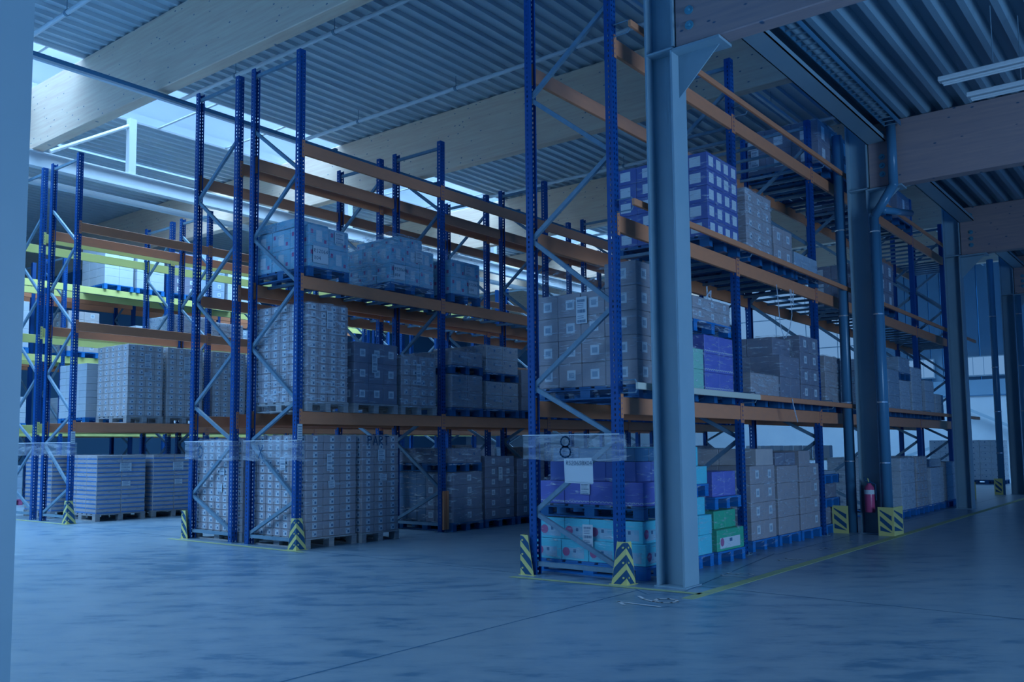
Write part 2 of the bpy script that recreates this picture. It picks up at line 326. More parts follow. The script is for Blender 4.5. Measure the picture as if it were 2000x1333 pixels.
while x < 52:
    mb = MB(); mb.face([(x+.03, 17.71, 9.60), (x+1.97, 17.71, 9.60), (x+1.97, 20.29, 9.60), (x+.03, 20.29, 9.60)], skym); mb.obj('pane', wnd); x += 2
# timber beams of the hall
def sides(x0, x1, y0, y1, z0, z1, mt, nm, lab):
    t = thing(nm, lab, 'beam', 'glued timber roof beams'); b = MB(); b.cbox(x0, x1, y0, y1, z0, z1, .012, mt); b.obj('lamella_block', t); return t
bolt = mat('bolt_washer_steel', pc(90, 150, 170), .3, .4)
def boltset(t, x, pts, r=.05):
    for y, z in pts:
        b = MB(); b.tube((x, y, z), (x-.012, y, z), r, bolt, 12); b.tube((x-.012, y, z), (x-.05, y, z), r*.45, bolt, 6); b.obj('bolt', t)
LB = ['nearest pale timber beam crossing under the high roof at upper left', 'second pale timber beam crossing behind the middle rack row', 'third timber beam seen behind the two tall uprights', 'fourth timber beam far down the hall', 'fifth timber beam near the end wall']
for k in range(5):
    x = 8.72+7.1*k
    t = sides(x, x+.26, 4.75, 38, 8.14, ZD-.005, timber, 'timber_beam', LB[k])
    if k > 0: boltset(t, x, [(5.1, 8.5), (5.1, 8.7), (5.3, 8.5), (5.3, 8.7)], .06)
LB2 = ['dark timber beam running right from the nearest steel column', 'dark timber beam running right from the column with the fire extinguisher', 'dark timber beam running right from the third steel column', 'dark timber beam running right from the fourth steel column', 'dark timber beam running right from the farthest steel column']
for k in range(5):
    x = 8.74+7.12*k
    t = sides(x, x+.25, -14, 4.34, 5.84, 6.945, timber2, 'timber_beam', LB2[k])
    boltset(t, x, [(4.12, 6.05), (4.12, 6.2), (4.12, 6.35), (4.12, 6.75)] if k else [(4.17, 6.05), (4.17, 6.22), (4.17, 6.39)], .05)
# steel columns (H sections)
CL = ['pale grey steel column at the left edge of the picture', 'nearest full grey steel column in front of the right rack row', 'grey steel column carrying the red fire extinguisher', 'third grey steel column standing in the right rack row', 'fourth grey steel column beside the distant pipes', 'farthest grey steel column before the end wall']
for k in range(-1, 5):
    x = 8.70+7.12*k; y0, y1 = 4.37, 4.70; x1 = x+.33
    if k == -1: x -= .01
    t = thing('steel_column', CL[k+1], 'column', 'grey steel columns', (x, y0, 0)); top = 9.55
    H = MB(); H.box(0, .33, 0, .022, 0, 5.82, colgrey); H.obj('flange', t); H = MB(); H.box(0, .33, .308, .33, 0, top, colgrey); H.obj('flange', t)
    H = MB(); H.box(.155, .172, .022, .308, 0, top, colgrey); H.obj('web', t)
    if k >= 0:
        H = MB(); H.box(.0, .33, 0, .308, 5.83, 5.85, colgrey); H.obj('stiffener_plate', t)
        H = MB(); H.box(0, .33, -.02, .0, 5.86, 6.95, colgrey); H.obj('flange', t)
        H = MB(); H.box(.0, .33, -.55, -.001, 5.80, 5.83, colgrey); H.face([(.16, -.001, 5.8), (.16, -.48, 5.8), (.16, -.001, 5.32)], colgrey); H.face([(.175, -.001, 5.8), (.175, -.48, 5.8), (.175, -.001, 5.32)], colgrey); H.face([(.16, -.48, 5.8), (.175, -.48, 5.8), (.175, -.001, 5.32), (.16, -.001, 5.32)], colgrey); H.obj('bracket', t)
        H = MB(); H.box(-.02, .35, -.02, .35, 0, .012, colgrey); H.obj('base_plate', t)
# edge channel under the low roof + cable tray
for k, nm in enumerate(('first', 'second', 'third', 'fourth', 'fifth')):
    xa, xb = 9.06+7.12*k, 15.82+7.12*k; mb = MB(); mb.box(xa, xb, 4.04, 4.34, 6.60, 6.615, colgrey); mb.box(xa, xb, 4.325, 4.34, 6.60, 6.94, colgrey); mb.box(xa, xb, 4.04, 4.055, 6.60, 6.68, colgrey)
    tag(mb.obj('edge_channel'), 'grey steel channel under the low roof edge, %s bay from the front' % nm, 'channel', 'roof edge channels')
tr = thing('cable_tray', 'dark mesh cable tray under the low ribbed roof', 'cable tray')
for yy in (3.78, 4.0):
    mb = MB(); mb.box(9.1, 15.8, yy, yy+.012, 6.80, 6.88, darkpipe); mb.obj('side_rail', tr)
for i in range(34):
    mb = MB(); mb.box(9.2+i*.195, 9.2+i*.195+.02, 3.79, 4.0, 6.80, 6.815, galv); mb.obj('rung', tr)
# white girder, posts, pipes in the hall
g = thing('white_girder', 'white steel girder crossing under the roof light at upper left', 'girder')
mb = MB(); mb.box(-12, 45, 19.9, 20.1, 8.10, 8.13, girderm); mb.box(-12, 45, 19.9, 20.1, 7.77, 7.80, girderm); mb.obj('flange', g); mb = MB(); mb.box(-12, 45, 19.99, 20.01, 7.8, 8.1, girderm); mb.obj('web', g)
for k in range(5):
    x = 11.1+7.1*k; mb = MB(); mb.box(x-.09, x+.09, 19.92, 20.08, 8.13, 9.5, girderm); mb.obj('post', g)
    mb = MB(); mb.tube((x-.02, 20, 9.35), (x-1.95, 20.0, 8.2), .045, girderm); mb.obj('brace', g)
mb = MB(); mb.tube((-12, 21.9, 8.0), (44.8, 21.9, 8.0), .09, whitepipe, 12); tag(mb.obj('white_duct'), 'long white round duct hanging behind the white girder', 'duct')
mb = MB(); mb.tube((-12, 14.8, 8.04), (45, 14.8, 8.04), .055, darkpipe, 8); mb.box(-12, 45, 14.76, 14.84, 7.96, 8.0, whitepipe)
for i in range(14): mb.box(-4+i*3.4, -3.92+i*3.4, 14.74, 14.86, 8.04, 8.12, darkpipe)
tag(mb.obj('busbar_rail'), 'dark busbar rail running beneath the pale timber beams', 'rail')
for x, lab in ((7.3, 'white sprinkler pipe nearest the left edge under the high roof'), (10.9, 'white sprinkler pipe between the first and second timber beam, left one'), (14.4, 'white sprinkler pipe just before the second timber beam'), (21.6, 'white sprinkler pipe just before the third timber beam'), (28.2, 'white sprinkler pipe before the fourth timber beam')):
    t = thing('sprinkler_pipe', lab, 'pipe', 'white sprinkler pipes')
    mb = MB(); mb.tube((x, 4.8, 9.3), (x, 17.6, 9.3), .045, whitepipe, 10); mb.obj('pipe', t)
    for j in range(4):
        yy = 6.2+j*3.1; mb = MB(); mb.tube((x, yy, 9.3), (x, yy, ZD), .008, galv, 6); mb.tube((x, yy-.03, 9.3), (x, yy+.03, 9.3), .058, galv, 10); mb.obj('hanger', t)
mb = MB(); mb.cbox(-5, 44, 7.42, 7.50, 9.22, 9.30, .008, whitepipe)
for i in range(9): mb.tube((2+i*3.55, 7.46, 9.3), (2+i*3.55, 7.46, 9.58), .008, galv, 6)
tag(mb.obj('light_trunking'), 'long white lighting trunking under the high ribbed roof above the nearest rack', 'trunking')
# fluorescent battens on the right
for x, z, lab in ((12.42, 6.12, 'upper unlit batten lamp hanging under the low ribbed roof'), (12.95, 6.02, 'lower unlit batten lamp hanging beside the first one')):
    t = thing('batten_lamp', lab, 'lamp', 'unlit batten lamps')
    y1 = 2.5 if x < 12.6 else 2.28
    mb = MB(); mb.cbox(x-.07, x+.07, y1-3.2, y1, z, z+.06, .01, whitepipe); mb.obj('housing', t)
    for dx in (-.035, .035):
        mb = MB(); mb.tube((x+dx, y1-3.15, z-.03), (x+dx, y1-.05, z-.03), .016, whitepipe, 8); mb.obj('tube', t)
    for yy in (y1-.62, y1-2.6):
        mb = MB(); mb.tube((x, yy, z+.06), (x, yy, 6.95), .006, galv, 6); mb.obj('hanger', t)
# ================================================================== PALLET RACKS
def upright_mesh(h, detail=True):
    b = MB(); M = b.mi(upblue); w2, d = .055, .09
    if not detail:
        b.box(-w2, w2, 0, .004, 0, h, upblue); b.box(-w2, -w2+.004, 0, d, 0, h, upblue); b.box(w2-.004, w2, 0, d, 0, h, upblue)
        return b.mesh('upright')
    ph = .06; n = int(h/ph)
    xs = [-w2, -.036, -.018, .018, .036, w2]; ds = [0, .03, .046, d]
    zs = [0.]
    for i in range(n): zs += [i*ph+.018, i*ph+.046]
    zs.append(h)
    def sheet(pts, cols, holes):
        k = len(b.v); nc = len(cols)
        for z in zs:
            for c in cols: b.v.append(pts(c, z))
        for r in range(len(zs)-1):
            for c in range(nc-1):
                if r % 2 == 1 and c in holes: continue
                q = k+r*nc+c; b.f.append((q, q+1, q+nc+1, q+nc)); b.m.append(M)
    sheet(lambda c, z: (c, 0, z), xs, (1, 3)); sheet(lambda c, z: (-w2, c, z), ds, (1,)); sheet(lambda c, z: (w2, c, z), ds, (1,))
    for sg in (-1, 1): b.face([(sg*w2, d, 0), (sg*(w2-.022), d, 0), (sg*(w2-.022), d, h), (sg*w2, d, h)], upblue)
    b.face([(-.012, -.0012, 0), (.012, -.0012, 0), (.012, -.0012, h), (-.012, -.0012, h)], upblue)
    return b.mesh('upright')
UM = {(h, d): upright_mesh(h, d) for h in (7.6, 7.0) for d in (True, False)}
bp = MB(); bp.box(-.09, .09, -.05, .14, 0, .008, galv); bp.tube((.0, -.03, .008), (0, -.03, .03), .012, galv, 6); BPM = bp.mesh('base_plate')
NODES = [.16, .72, 1.58, 2.19, 3.06, 3.96, 4.81, 5.71, 6.57, 7.40]
def brace_mesh(D, za, zb, start):        # channel brace between inner faces of the uprights
    b = MB(); ya, yb = (.04, D-.04) if start == 0 else (D-.04, .04)
    p = Vector((0, ya, za)); q = Vector((0, yb, zb)); d = (q-p).normalized(); n = d.cross(Vector((1, 0, 0))).normalized()
    for off in (-1, 1):
        c = n*(off*.024); b.bar(p+c, q+c, .042, .004, galv)
    b.bar(p+Vector((-.019, 0, 0)), q+Vector((-.019, 0, 0)), .004, .048, galv)
    return b.mesh('brace')
BM = {}
def braces(D, start, h):
    key = (D, start, h)
    if key in BM: return BM[key]
    L = []; nodes = [z for z in NODES if z < h-.2]; s = start
    L.append(brace_mesh(D, .13, .13, 0))
    for a, c in zip(nodes, nodes[1:]): L.append(brace_mesh(D, a, c, s)); s = 1-s
    L.append(brace_mesh(D, h-.12, h-.12, 0)); BM[key] = L; return L
def beam_mesh(L, mt):
    b = MB(); b.cbox(0, L, 0, .05, -.19, 0, .005, mt); return b.mesh('beam')
def conn_mesh(mt):
    b = MB(); b.box(-.003, .046, -.008, -.003, -.235, .035, mt); b.box(.046, .052, -.008, .055, -.235, .035, mt)
    for z in (-.2, -.14, -.08, -.02): b.box(.012, .022, -.0095, -.008, z, z+.02, upblue)
    return b.mesh('end_connector')
CM = {True: conn_mesh(orange)}
CMY = conn_mesh(yellowb)
BMESH = {}
xb_ = MB(); xb_.box(-.025, .025, .05, 1.17, -.05, -.01, galv); XBM = xb_.mesh('cross_bar')
D0 = 1.22
LV = [2.03, 4.08, 6.14]
def rack(label, xs, y0, start, bmt=orange, detail=True, levels=(0, 1, 2), bars={1: 0}, group='blue and orange pallet racks', near=True):
    t = thing('pallet_rack', label, 'rack', group, (xs[0], y0, 0)); X0 = xs[0]
    for i, x in enumerate(xs):
        h = 7.6 if i == 0 else 7.0; dt = detail and i < 4
        for rear in (0, 1):
            u = put('upright', UM[(h, dt)], t, (x-X0, D0 if rear else 0, 0), math.pi if rear else 0)
            if near: put('base_plate', BPM, u)
        for me in braces(D0, start, h): put('brace', me, t, (x-X0, 0, 0))
    for i in range(len(xs)-1):
        L = round(xs[i+1]-xs[i]-.11, 3)
        k = (L, bmt)
        if k not in BMESH: BMESH[k] = beam_mesh(L, bmt)
        for lv in levels:
            for rear in (0, 1):
                o = put('beam', BMESH[k], t, (xs[i]-X0+.055 if not rear else xs[i+1]-X0-.055, D0 if rear else 0, LV[lv]), math.pi if rear else 0)
                if near and i < 4:
                    cme = CM[True] if bmt is orange else CMY
                    put('end_connector', cme, o, (-.055, 0, 0)); c2 = put('end_connector', cme, o, (L+.055, 0, 0)); c2.scale = (-1, 1, 1)
            if lv in bars and i >= bars[lv]:
                for j in range(3 if (i == 0 and start == 0) else 0, 6): put('cross_bar', XBM, t, (xs[i]-X0+.3+j*(L-.4)/5, .0, LV[lv]))
    return t
XA = [8.62, 11.9, 15.1, 18.35, 21.62, 24.6, 26.66]
XB = [8.6, 11.82, 15.06, 18.3, 21.54, 24.78]
XC = [8.78, 11.9, 15.1, 18.3, 21.5, 24.7]
rack('nearest blue and orange pallet rack standing behind the first full steel column', XA, 5.05, 0, bars={1: 0, 2: 1})
rack('front rack of the middle double row, holding wood pallets of small cartons', XB, 10.5, 1)
rack('back rack of the middle double row, open frames behind the front one', XB, 12.06, 0)
rack('front rack of the left double row, beside the striped tray stacks', XC, 17.78, 1, bars={})
rack('back rack of the left double row, bright blue frames at the left edge', XC, 19.35, 0, yellowb, bars={})
rack('yellow-beamed rack far behind the left double row, full of white cartons', XC, 24.8, 1, yellowb, True, bars={}, group='yellow beamed racks at the back', near=False)
rack('orange-beamed rack at the very back, mostly in the dark', XC, 26.75, 0, orange, False, bars={}, near=False)
# stop bars in front of the nearest rack
for z, lab in ((2.10, 'orange pallet stop bar along the lowest shelf of the nearest rack'), (4.13, 'orange pallet stop bar along the second shelf of the nearest rack'), (6.17, 'orange pallet stop bar along the top shelf of the nearest rack')):
    t = thing('stop_bar', lab, 'rail', 'orange stop bars of the nearest rack')
    if z < 3:
        mb = MB(); mb.cbox(8.55, 11.9, 4.78, 4.82, z, z+.075, .006, mat('pale_raw_timber', pc(225, 215, 175), .7)); mb.obj('rail', t)['label'] = 'pale unpainted wooden length'
        mb = MB(); mb.cbox(11.91, 26.6, 4.78, 4.82, z, z+.075, .006, orange); mb.obj('rail', t)
    else:
        mb = MB(); mb.cbox(8.55, 26.6, 4.78, 4.82, z, z+.075, .006, orange); mb.obj('rail', t)
    for x in XA[:6]:
        mb = MB(); mb.pipe([(x, 5.045, z+.11), (x, 4.86, z+.11), (x, 4.83, z+.04)], .008, galv, 6); mb.pipe([(x, 5.045, z-.03), (x, 4.86, z-.03), (x, 4.83, z+.03)], .008, galv, 6); mb.obj('bracket', t)
# location tags on uprights
for x, y, z, lab in ((8.6, 10.49, 1.72, 'white location tag on the middle row front upright'), (8.78, 17.77, 1.72, 'white location tag on the left row front upright')):
    mb = MB(); mb.box(x-.045, x+.045, y-.008, y-.004, z-.12, z+.12, sticker)
    for j in range(6): mb.box(x-.035, x+.035, y-.0095, y-.008, z-.1+j*.035, z-.09+j*.035, tape)
    tag(mb.obj('location_tag'), lab, 'tag', 'white location tags')
# upright protectors
def protector(x, y, lab, flip=False):
    """bent plate: one face to -x, one to -y, wider at the foot, chevron stripes"""
    t = thing('upright_protector', lab, 'protector', 'striped upright protectors', (x, y, 0)); h = .46
    def wdt(z): return .19-.08*z/h
    s = -1 if flip else 1
    for face in (0, 1):
        mb = MB()
        def P3(u, z, o=0):               # u distance from the ridge, z height
            return (-.012-o, s*(u-.012), z) if face == 0 else (u-.012, s*(-.012-o), z)
        def poly(pts, mt, o=0): mb.face([P3(a, c, o) for a, c in pts], mt)
        poly([(0, 0), (wdt(0), 0), (wdt(h), h), (0, h)], yel)
        poly([(0, 0), (wdt(0), 0), (wdt(h), h), (0, h)], yel, -.006)
        poly([(0, h), (wdt(h), h)] + [(wdt(h), h)], yel) if False else None
        for z0 in (-.10, .06, .22, .38):       # black bands fall away from the ridge
            pts = []
            A = [(0, z0+.02), (0, z0+.11)]
            def clip(z): return min(max(z, .008), h-.008)
            n = 8; up = []; lo = []
            for i in range(n+1):
                u = wdt(0)*i/n; zl = z0+.02-u*1.0; zh = z0+.11-u*1.0
                zl2, zh2 = clip(zl), clip(zh)
                um = min(u, wdt(zl2)-.004)
                up.append((min(u, wdt(zh2)-.004), zh2)); lo.append((um, zl2))
            for i in range(n):
                q = [lo[i], lo[i+1], up[i+1], up[i]]
                if up[i][1]-lo[i][1] + up[i+1][1]-lo[i+1][1] > .002: poly(q, blk, .0012)
        pt = mb.obj('plate', t)
        for z in (.08, .24, .40):
            c = Vector(P3(.035, z)); e = Vector(P3(.035, z, .012)); mb = MB(); mb.tube(c, e, .011, yel, 8); mb.obj('bolt', pt)
    mb = MB(); mb.box(-.03, .2, min(-.03*s, .2*s), max(-.03*s, .2*s), 0, .006, yel); mb.obj('foot_plate', t)
protector(8.53, 4.97, 'striped protector at the front foot of the nearest rack')
protector(8.53, 6.36, 'striped protector at the rear foot of the nearest rack', True)
protector(8.50, 10.42, 'striped protector at the front foot of the middle row')
protector(8.50, 13.36, 'striped protector at the rear foot of the middle row', True)
protector(8.68, 17.70, 'striped protector at the front foot of the left row')
protector(8.68, 20.66, 'striped protector at the rear foot of the left row', True)
# plain orange protector on second upright of middle row
mb = MB(); mb.box(11.75, 11.80, 10.44, 10.47, .05, .72, orange); mb.box(11.83, 11.89, 10.44, 10.47, .05, .72, orange); mb.box(11.80, 11.83, 10.455, 10.47, .05, .72, orange)
tag(mb.obj('upright_protector'), 'plain orange protector on the second front upright of the middle row', 'protector')
# corner guards round the columns
def guard(x0, y0, lx, ly, h, lab, yside=True):
    t = thing('column_guard', lab, 'guard', 'yellow and black column guards', (x0, y0, 0))
    def panel(L, fn):
        mb = MB(); mb.face([fn(0, 0, 0), fn(L, 0, 0), fn(L, h, 0), fn(0, h, 0)], yel); mb.face([fn(0, 0, -.01), fn(L, 0, -.01), fn(L, h, -.01), fn(0, h, -.01)], yel); mb.face([fn(0, h, 0), fn(L, h, 0), fn(L, h, -.01), fn(0, h, -.01)], yel)
        for z0 in (-.02, .14, .30):
            pts = [(.03, z0+.10), (L-.03, z0-.06), (L-.03, z0+.02), (.03, z0+.18)]
            pts = [(a, min(max(c, .05), h-.04)) for a, c in pts]; mb.face([fn(a, c, .0015) for a, c in pts], blk)
        mb.obj('plate', t)
    if lx: panel(lx, lambda u, z, o: (u, -o, z))
    if ly: panel(ly, lambda u, z, o: (-o, ly-u, z))
guard(15.62, 4.84, 0, .26, .46, 'yellow striped guard left of the extinguisher column')
guard(15.59, 4.12, .56, .24, .46, 'yellow striped corner guard right of the extinguisher column')
guard(29.75, 4.86, .0, .22, .46, 'small yellow striped guard by the distant fourth column')
guard(26.75, 5.0, .0, .25, .46, 'small yellow striped guard at the far end of the right rack row')
# downpipes
def downpipe(lab, paths, clamps):
    t = thing('downpipe', lab, 'pipe', 'slate grey downpipes')
    for pts, r in paths:
        mb = MB(); mb.pipe(pts, r, darkpipe, 14); mb.obj('pipe', t, smooth=True)
    for (x, y, z, r) in clamps:
        mb = MB(); mb.tube((x, y, z-.01), (x, y, z+.01), r+.008, chrome, 14); mb.obj('clamp', t)
downpipe('tall slate downpipe left of the extinguisher column', [([(15.93, 4.87, 0), (15.93, 4.87, 6.9)], .085)], [(15.93, 4.87, z, .085) for z in (1.2, 2.2, 3.7, 5.2)])
downpipe('slate downpipe with a bend right of the extinguisher column', [([(15.72, 4.25, .02), (15.72, 4.25, 5.3), (15.72, 3.92, 5.8), (15.72, 3.92, 6.94)], .075), ([(15.86, 4.23, .02), (15.86, 4.23, 5.2)], .04), ([(15.8, 4.12, 5.42), (17.6, 4.12, 5.72)], .06)],
         [(15.72, 4.25, z, .075) for z in (1.18, 2.18, 3.65, 5.05)])
downpipe('distant slate downpipe left of the fourth column', [([(29.85, 4.9, 0), (29.85, 4.9, 6.9)], .09)], [(29.85, 4.9, z, .09) for z in (1.2, 2.4, 3.7, 5.2)])
downpipe('distant slate downpipe right of the fourth column', [([(29.75, 4.22, 0), (29.75, 4.22, 5.75)], .08)], [(29.75, 4.22, z, .08) for z in (2.4, 3.7, 5.2)])
# fire extinguisher
red = mat('red_gloss_paint', pc(215, 20, 35), .3, 0, coat=.3)
t = thing('fire_extinguisher', 'red fire extinguisher hanging on the second full steel column', 'extinguisher', None, (15.74, 4.52, .36))
def lathe(prof, mt, n=20):
    b = MB(); M = b.mi(mt)
    for r, z in prof:
        for i in range(n): b.v.append((r*math.cos(2*math.pi*i/n), r*math.sin(2*math.pi*i/n), z))
    for k in range(len(prof)-1):
        for i in range(n): j = (i+1) % n; b.f.append((k*n+i, k*n+j, (k+1)*n+j, (k+1)*n+i)); b.m.append(M)
    return b
lathe([(.0, 0), (.075, 0), (.08, .015), (.08, .36), (.07, .42), (.035, .46), (.03, .48), (0, .48)], red).obj('cylinder', t, smooth=True)
mb = MB(); mb.box(-.02, .02, -.02, .02, .48, .53, blk); mb.bar((0, .0, .53), (-.09, .05, .57), .02, .012, blk); mb.bar((0, 0, .515), (-.08, .05, .53), .02, .01, blk); mb.obj('valve', t)
mb = MB(); mb.pipe([(0, -.02, .5), (0, -.10, .46), (0, -.105, .2)], .012, blk, 8); mb.obj('hose', t)
b = lathe([(.0812, .30), (.0812, .37)], sticker, 20); b.obj('paper_label', t)
mb = MB(); mb.tube((-.01, .0, .50), (-.04, .01, .56), .012, yel, 6); mb.obj('seal', t)
# ================================================================== PALLETS AND LOADS
PM = {}
def pallet(x0, x1, y0, y1, z, kind, lab, group):
    mt = {'wood': wood, 'blue': bluewood, 'dark': darkwood, 'red': redpal}[kind]
    W, L = round(x1-x0, 3), round(y1-y0, 3); k = (W, L, kind)
    if k not in PM:
        H = .15; pcs = []
        nb = 7
        for i in range(nb):                # deck boards run along x
            b = MB(); bw = L/nb-.045; ya = i*(L-bw)/(nb-1); b.box(0, W, ya, ya+bw, .128, .15, mt); pcs.append(('deck_board', b.mesh('deck_board')))
        for i in range(3):                 # bearers and skids along y
            xa = i*(W-.1)/2
            b = MB(); b.box(xa, xa+.1, 0, L, .106, .126, mt); pcs.append(('bearer_board', b.mesh('bearer_board')))
            b = MB(); b.box(xa, xa+.1, 0, L, 0, .02, mt); pcs.append(('skid_board', b.mesh('skid_board')))
            for j in range(3):
                yb = j*(L-.14)/2; b = MB(); b.box(xa+.002, xa+.098, yb+.002, yb+.138, .021, .105, mt); pcs.append(('block', b.mesh('block')))
        PM[k] = pcs
    t = thing('pallet', lab, 'pallet', group, (x0, y0, z))
    for nm, me in PM[k]: put(nm, me, t)
    return t
KM = {}
def carton_mesh(W, L, H, mk, st):
    k = (round(W, 3), round(L, 3), round(H, 3), mk, st)
    if k in KM: return KM[k]
    b = MB(); b.cbox(0, W, 0, L, 0, H, min(.006, H*.08), card[mk])
    def stick(face, u0, u1, v0, v1, mt, o):
        if face == 0: b.face([(-o, L-u0, v0), (-o, L-u1, v0), (-o, L-u1, v1), (-o, L-u0, v1)], mt)
        else: b.face([(u0, -o, v0), (u1, -o, v0), (u1, -o, v1), (u0, -o, v1)], mt)
    for face, WW in ((0, L), (1, W)):
        if st == 'small':                  # near-square address sticker with printed block
            s = min(.085, H*.8); u = WW/2-s/2; v = H*.1
            stick(face, u, u+s, v, v+s, sticker, .0012); stick(face, u+s*.45, u+s*.85, v+s*.2, v+s*.6, tape, .002); stick(face, u+s*.12, u+s*.3, v+s*.72, v+s*.88, tape, .002)
        elif st == 'square':
            s = min(.12, H*.5); u = WW*.55; v = H*.3
            stick(face, u-s/2, u+s/2, v, v+s, sticker, .0012); stick(face, u-s*.3, u+s*.3, v+s*.22, v+s*.75, tape if mk == 'violet' else card['grey'], .002)
        elif st == 'big':
            s = min(.16, WW*.6); u = WW*.5; stick(face, u-s/2, u+s/2, H*.2, H*.8, sticker, .0012)
        elif st == 'logo':                 # round red mark and pale printed panel
            stick(face, WW*.1, WW*.85, H*.12, H*.62, MATS['pale_cyan_printed_carton'] if mk == 'cyan' else sticker, .0012)
            c = (WW*.18, H*.42); r = min(.055, H*.22); n = 10
            pts = [(c[0]+r*math.cos(2*math.pi*i/n), c[1]+r*math.sin(2*math.pi*i/n)) for i in range(n)]
            b.face([(-.002, L-u, v) for u, v in pts] if face == 0 else [(u, -.002, v) for u, v in pts], redink)
            stick(face, WW*.45, WW*.55, H*.4, H*.56, tape, .002)
        elif st == 'swirl':                # pale looping line along the foot of the carton
            n = 7
            for i in range(n):
                u = WW*(i+.5)/n; r = WW/n*.42; prev = None
                for q in range(7):
                    a = math.pi*q/6; p = (u-r*math.cos(a), H*.08+r*.8*math.sin(a))
                    if prev: stick(face, min(prev[0], p[0]), max(prev[0], p[0])+.003, min(prev[1], p[1]), max(prev[1], p[1])+.004, MATS['white_sticker_paper'], .0012)
                    prev = p
        elif st == 'red':
            stick(face, WW*.08, WW*.2, H*.6, H*.8, redink, .0012); stick(face, WW*.75, WW*.87, H*.2, H*.38, redink, .0012); stick(face, WW*.35, WW*.65, H*.25, H*.8, sticker, .0012)
        elif st == 'tray':                 # open-fronted tray with a blue liner showing
            stick(face, WW*.02, WW*.98, H*.02, H*.36, MATS['blue_liner'], .0012)
        elif st == 'marks':
            stick(face, WW*.45, WW*.55, H*.55, H*.72, tape, .0012); stick(face, WW*.12, WW*.15, H*.7, H*.85, tape, .0012); stick(face, WW*.85, WW*.88, H*.7, H*.85, tape, .0012)
    me = b.mesh('carton'); KM[k] = me; return me
mat('blue_liner', pc(70, 100, 180), .6)
def cartons(t, ox, oy, oz, W, L, H, nx, ny, nz, mk, st, jit=.003, stuff=False):
    """shell of the stack that can be seen: the -x side, the -y side and the top"""
    g = .004; cw, cl, ch = W/nx, L/ny, H/nz; me = carton_mesh(cw-g, cl-g, ch-g*.6, mk, st)
    for k in range(nz):
        for i in range(nx):
            for j in range(ny):
                if i == 0 or j == 0 or k == nz-1:
                    o = put('carton', me, t, (ox+i*cw+g/2+random.uniform(-jit, jit), oy+j*cl+g/2+random.uniform(-jit, jit), oz+k*ch))
def wrap(t, x0, x1, y0, y1, prof, mt, amp=.005, top=True, seed=0):
    """stretch film round a load: prof = [(z, inset)], corners rounded, surface crinkled"""
    rnd = random.Random(seed+int(x0*100)); b = MB(); M = b.mi(mt)
    zs = []
    for (za, ia), (zb, ib) in zip(prof, prof[1:]):
        n = max(1, int(abs(zb-za)/.07))
        for i in range(n): s = i/n; zs.append((za+(zb-za)*s, ia+(ib-ia)*(.5-.5*math.cos(math.pi*s))))
    zs.append(prof[-1]); rings = []
    def ring(z, ins):
        xa, xb, ya, yb = x0-.012+ins, x1+.012-ins, y0-.012+ins, y1+.012-ins; c = .02; pts = []
        nx, ny = 9, 11
        for i in range(ny): pts.append((xa, yb-c-(yb-ya-2*c)*i/(ny-1)))
        for i in range(nx): pts.append((xa+c+(xb-xa-2*c)*i/(nx-1), ya))
        for i in range(ny): pts.append((xb, ya+c+(yb-ya-2*c)*i/(ny-1)))
        for i in range(nx): pts.append((xb-c-(xb-xa-2*c)*i/(nx-1), yb))
        return [(p[0]+rnd.uniform(-amp, amp), p[1]+rnd.uniform(-amp, amp), z+rnd.uniform(-amp, amp)) for p in pts]
    for z, ins in zs:
        k = len(b.v); r = ring(z, ins); b.v += r; rings.append((k, len(r)))
    for (ka, n), (kb, _) in zip(rings, rings[1:]):
        for i in range(n): j = (i+1) % n; b.f.append((ka+i, ka+j, kb+j, kb+i)); b.m.append(M)
    if top:
        k, n = rings[-1]; c = len(b.v); z, ins = zs[-1]; b.v.append(((x0+x1)/2, (y0+y1)/2, z+.012))
        for i in range(n): b.f.append((k+i, k+(i+1) % n, c)); b.m.append(M)
    return b.obj('stretch_film', t, smooth=True)
def ship_label(t, p, face, w=.14, h=.26, rot=0):
    """white shipping label with printed bars; face 'x' looks to -x, 'y' to -y"""
    mb = MB(); o = 0
    def q(u0, u1, v0, v1, mt, o):
        pts = [(u0, v0), (u1, v0), (u1, v1), (u0, v1)]; cs, sn = math.cos(rot), math.sin(rot); pts = [(a*cs-c*sn, a*sn+c*cs) for a, c in pts]
        if face == 'x': mb.face([(-o, -a, c) for a, c in pts], mt)
        else: mb.face([(a, -o, c) for a, c in pts], mt)
    q(0, w, 0, h, sticker, 0)
    for k, (v0, v1) in enumerate(((.04, .14), (.80, .90), (.40, .52))):
        u = .12; rnd = random.Random(k)
        while u < .85:
            bw = rnd.choice((.02, .035, .05)); q(u*w, (u+bw)*w, v0*h, v1*h, tape, .001); u += bw+.03
    for v in (.20, .27, .60, .67, .74): q(.12*w, .7*w, v*h, (v+.018)*h, tape, .001)
    return mb.obj('shipping_label', t, p)
def short_label(t):
    w = t.split()
    for drop in ('the', 'a', 'of', 'on', 'in'):
        if len(w) > 16: w = [q for q in w if q != drop]
    return ' '.join(w[:16])
LOADN = [0]
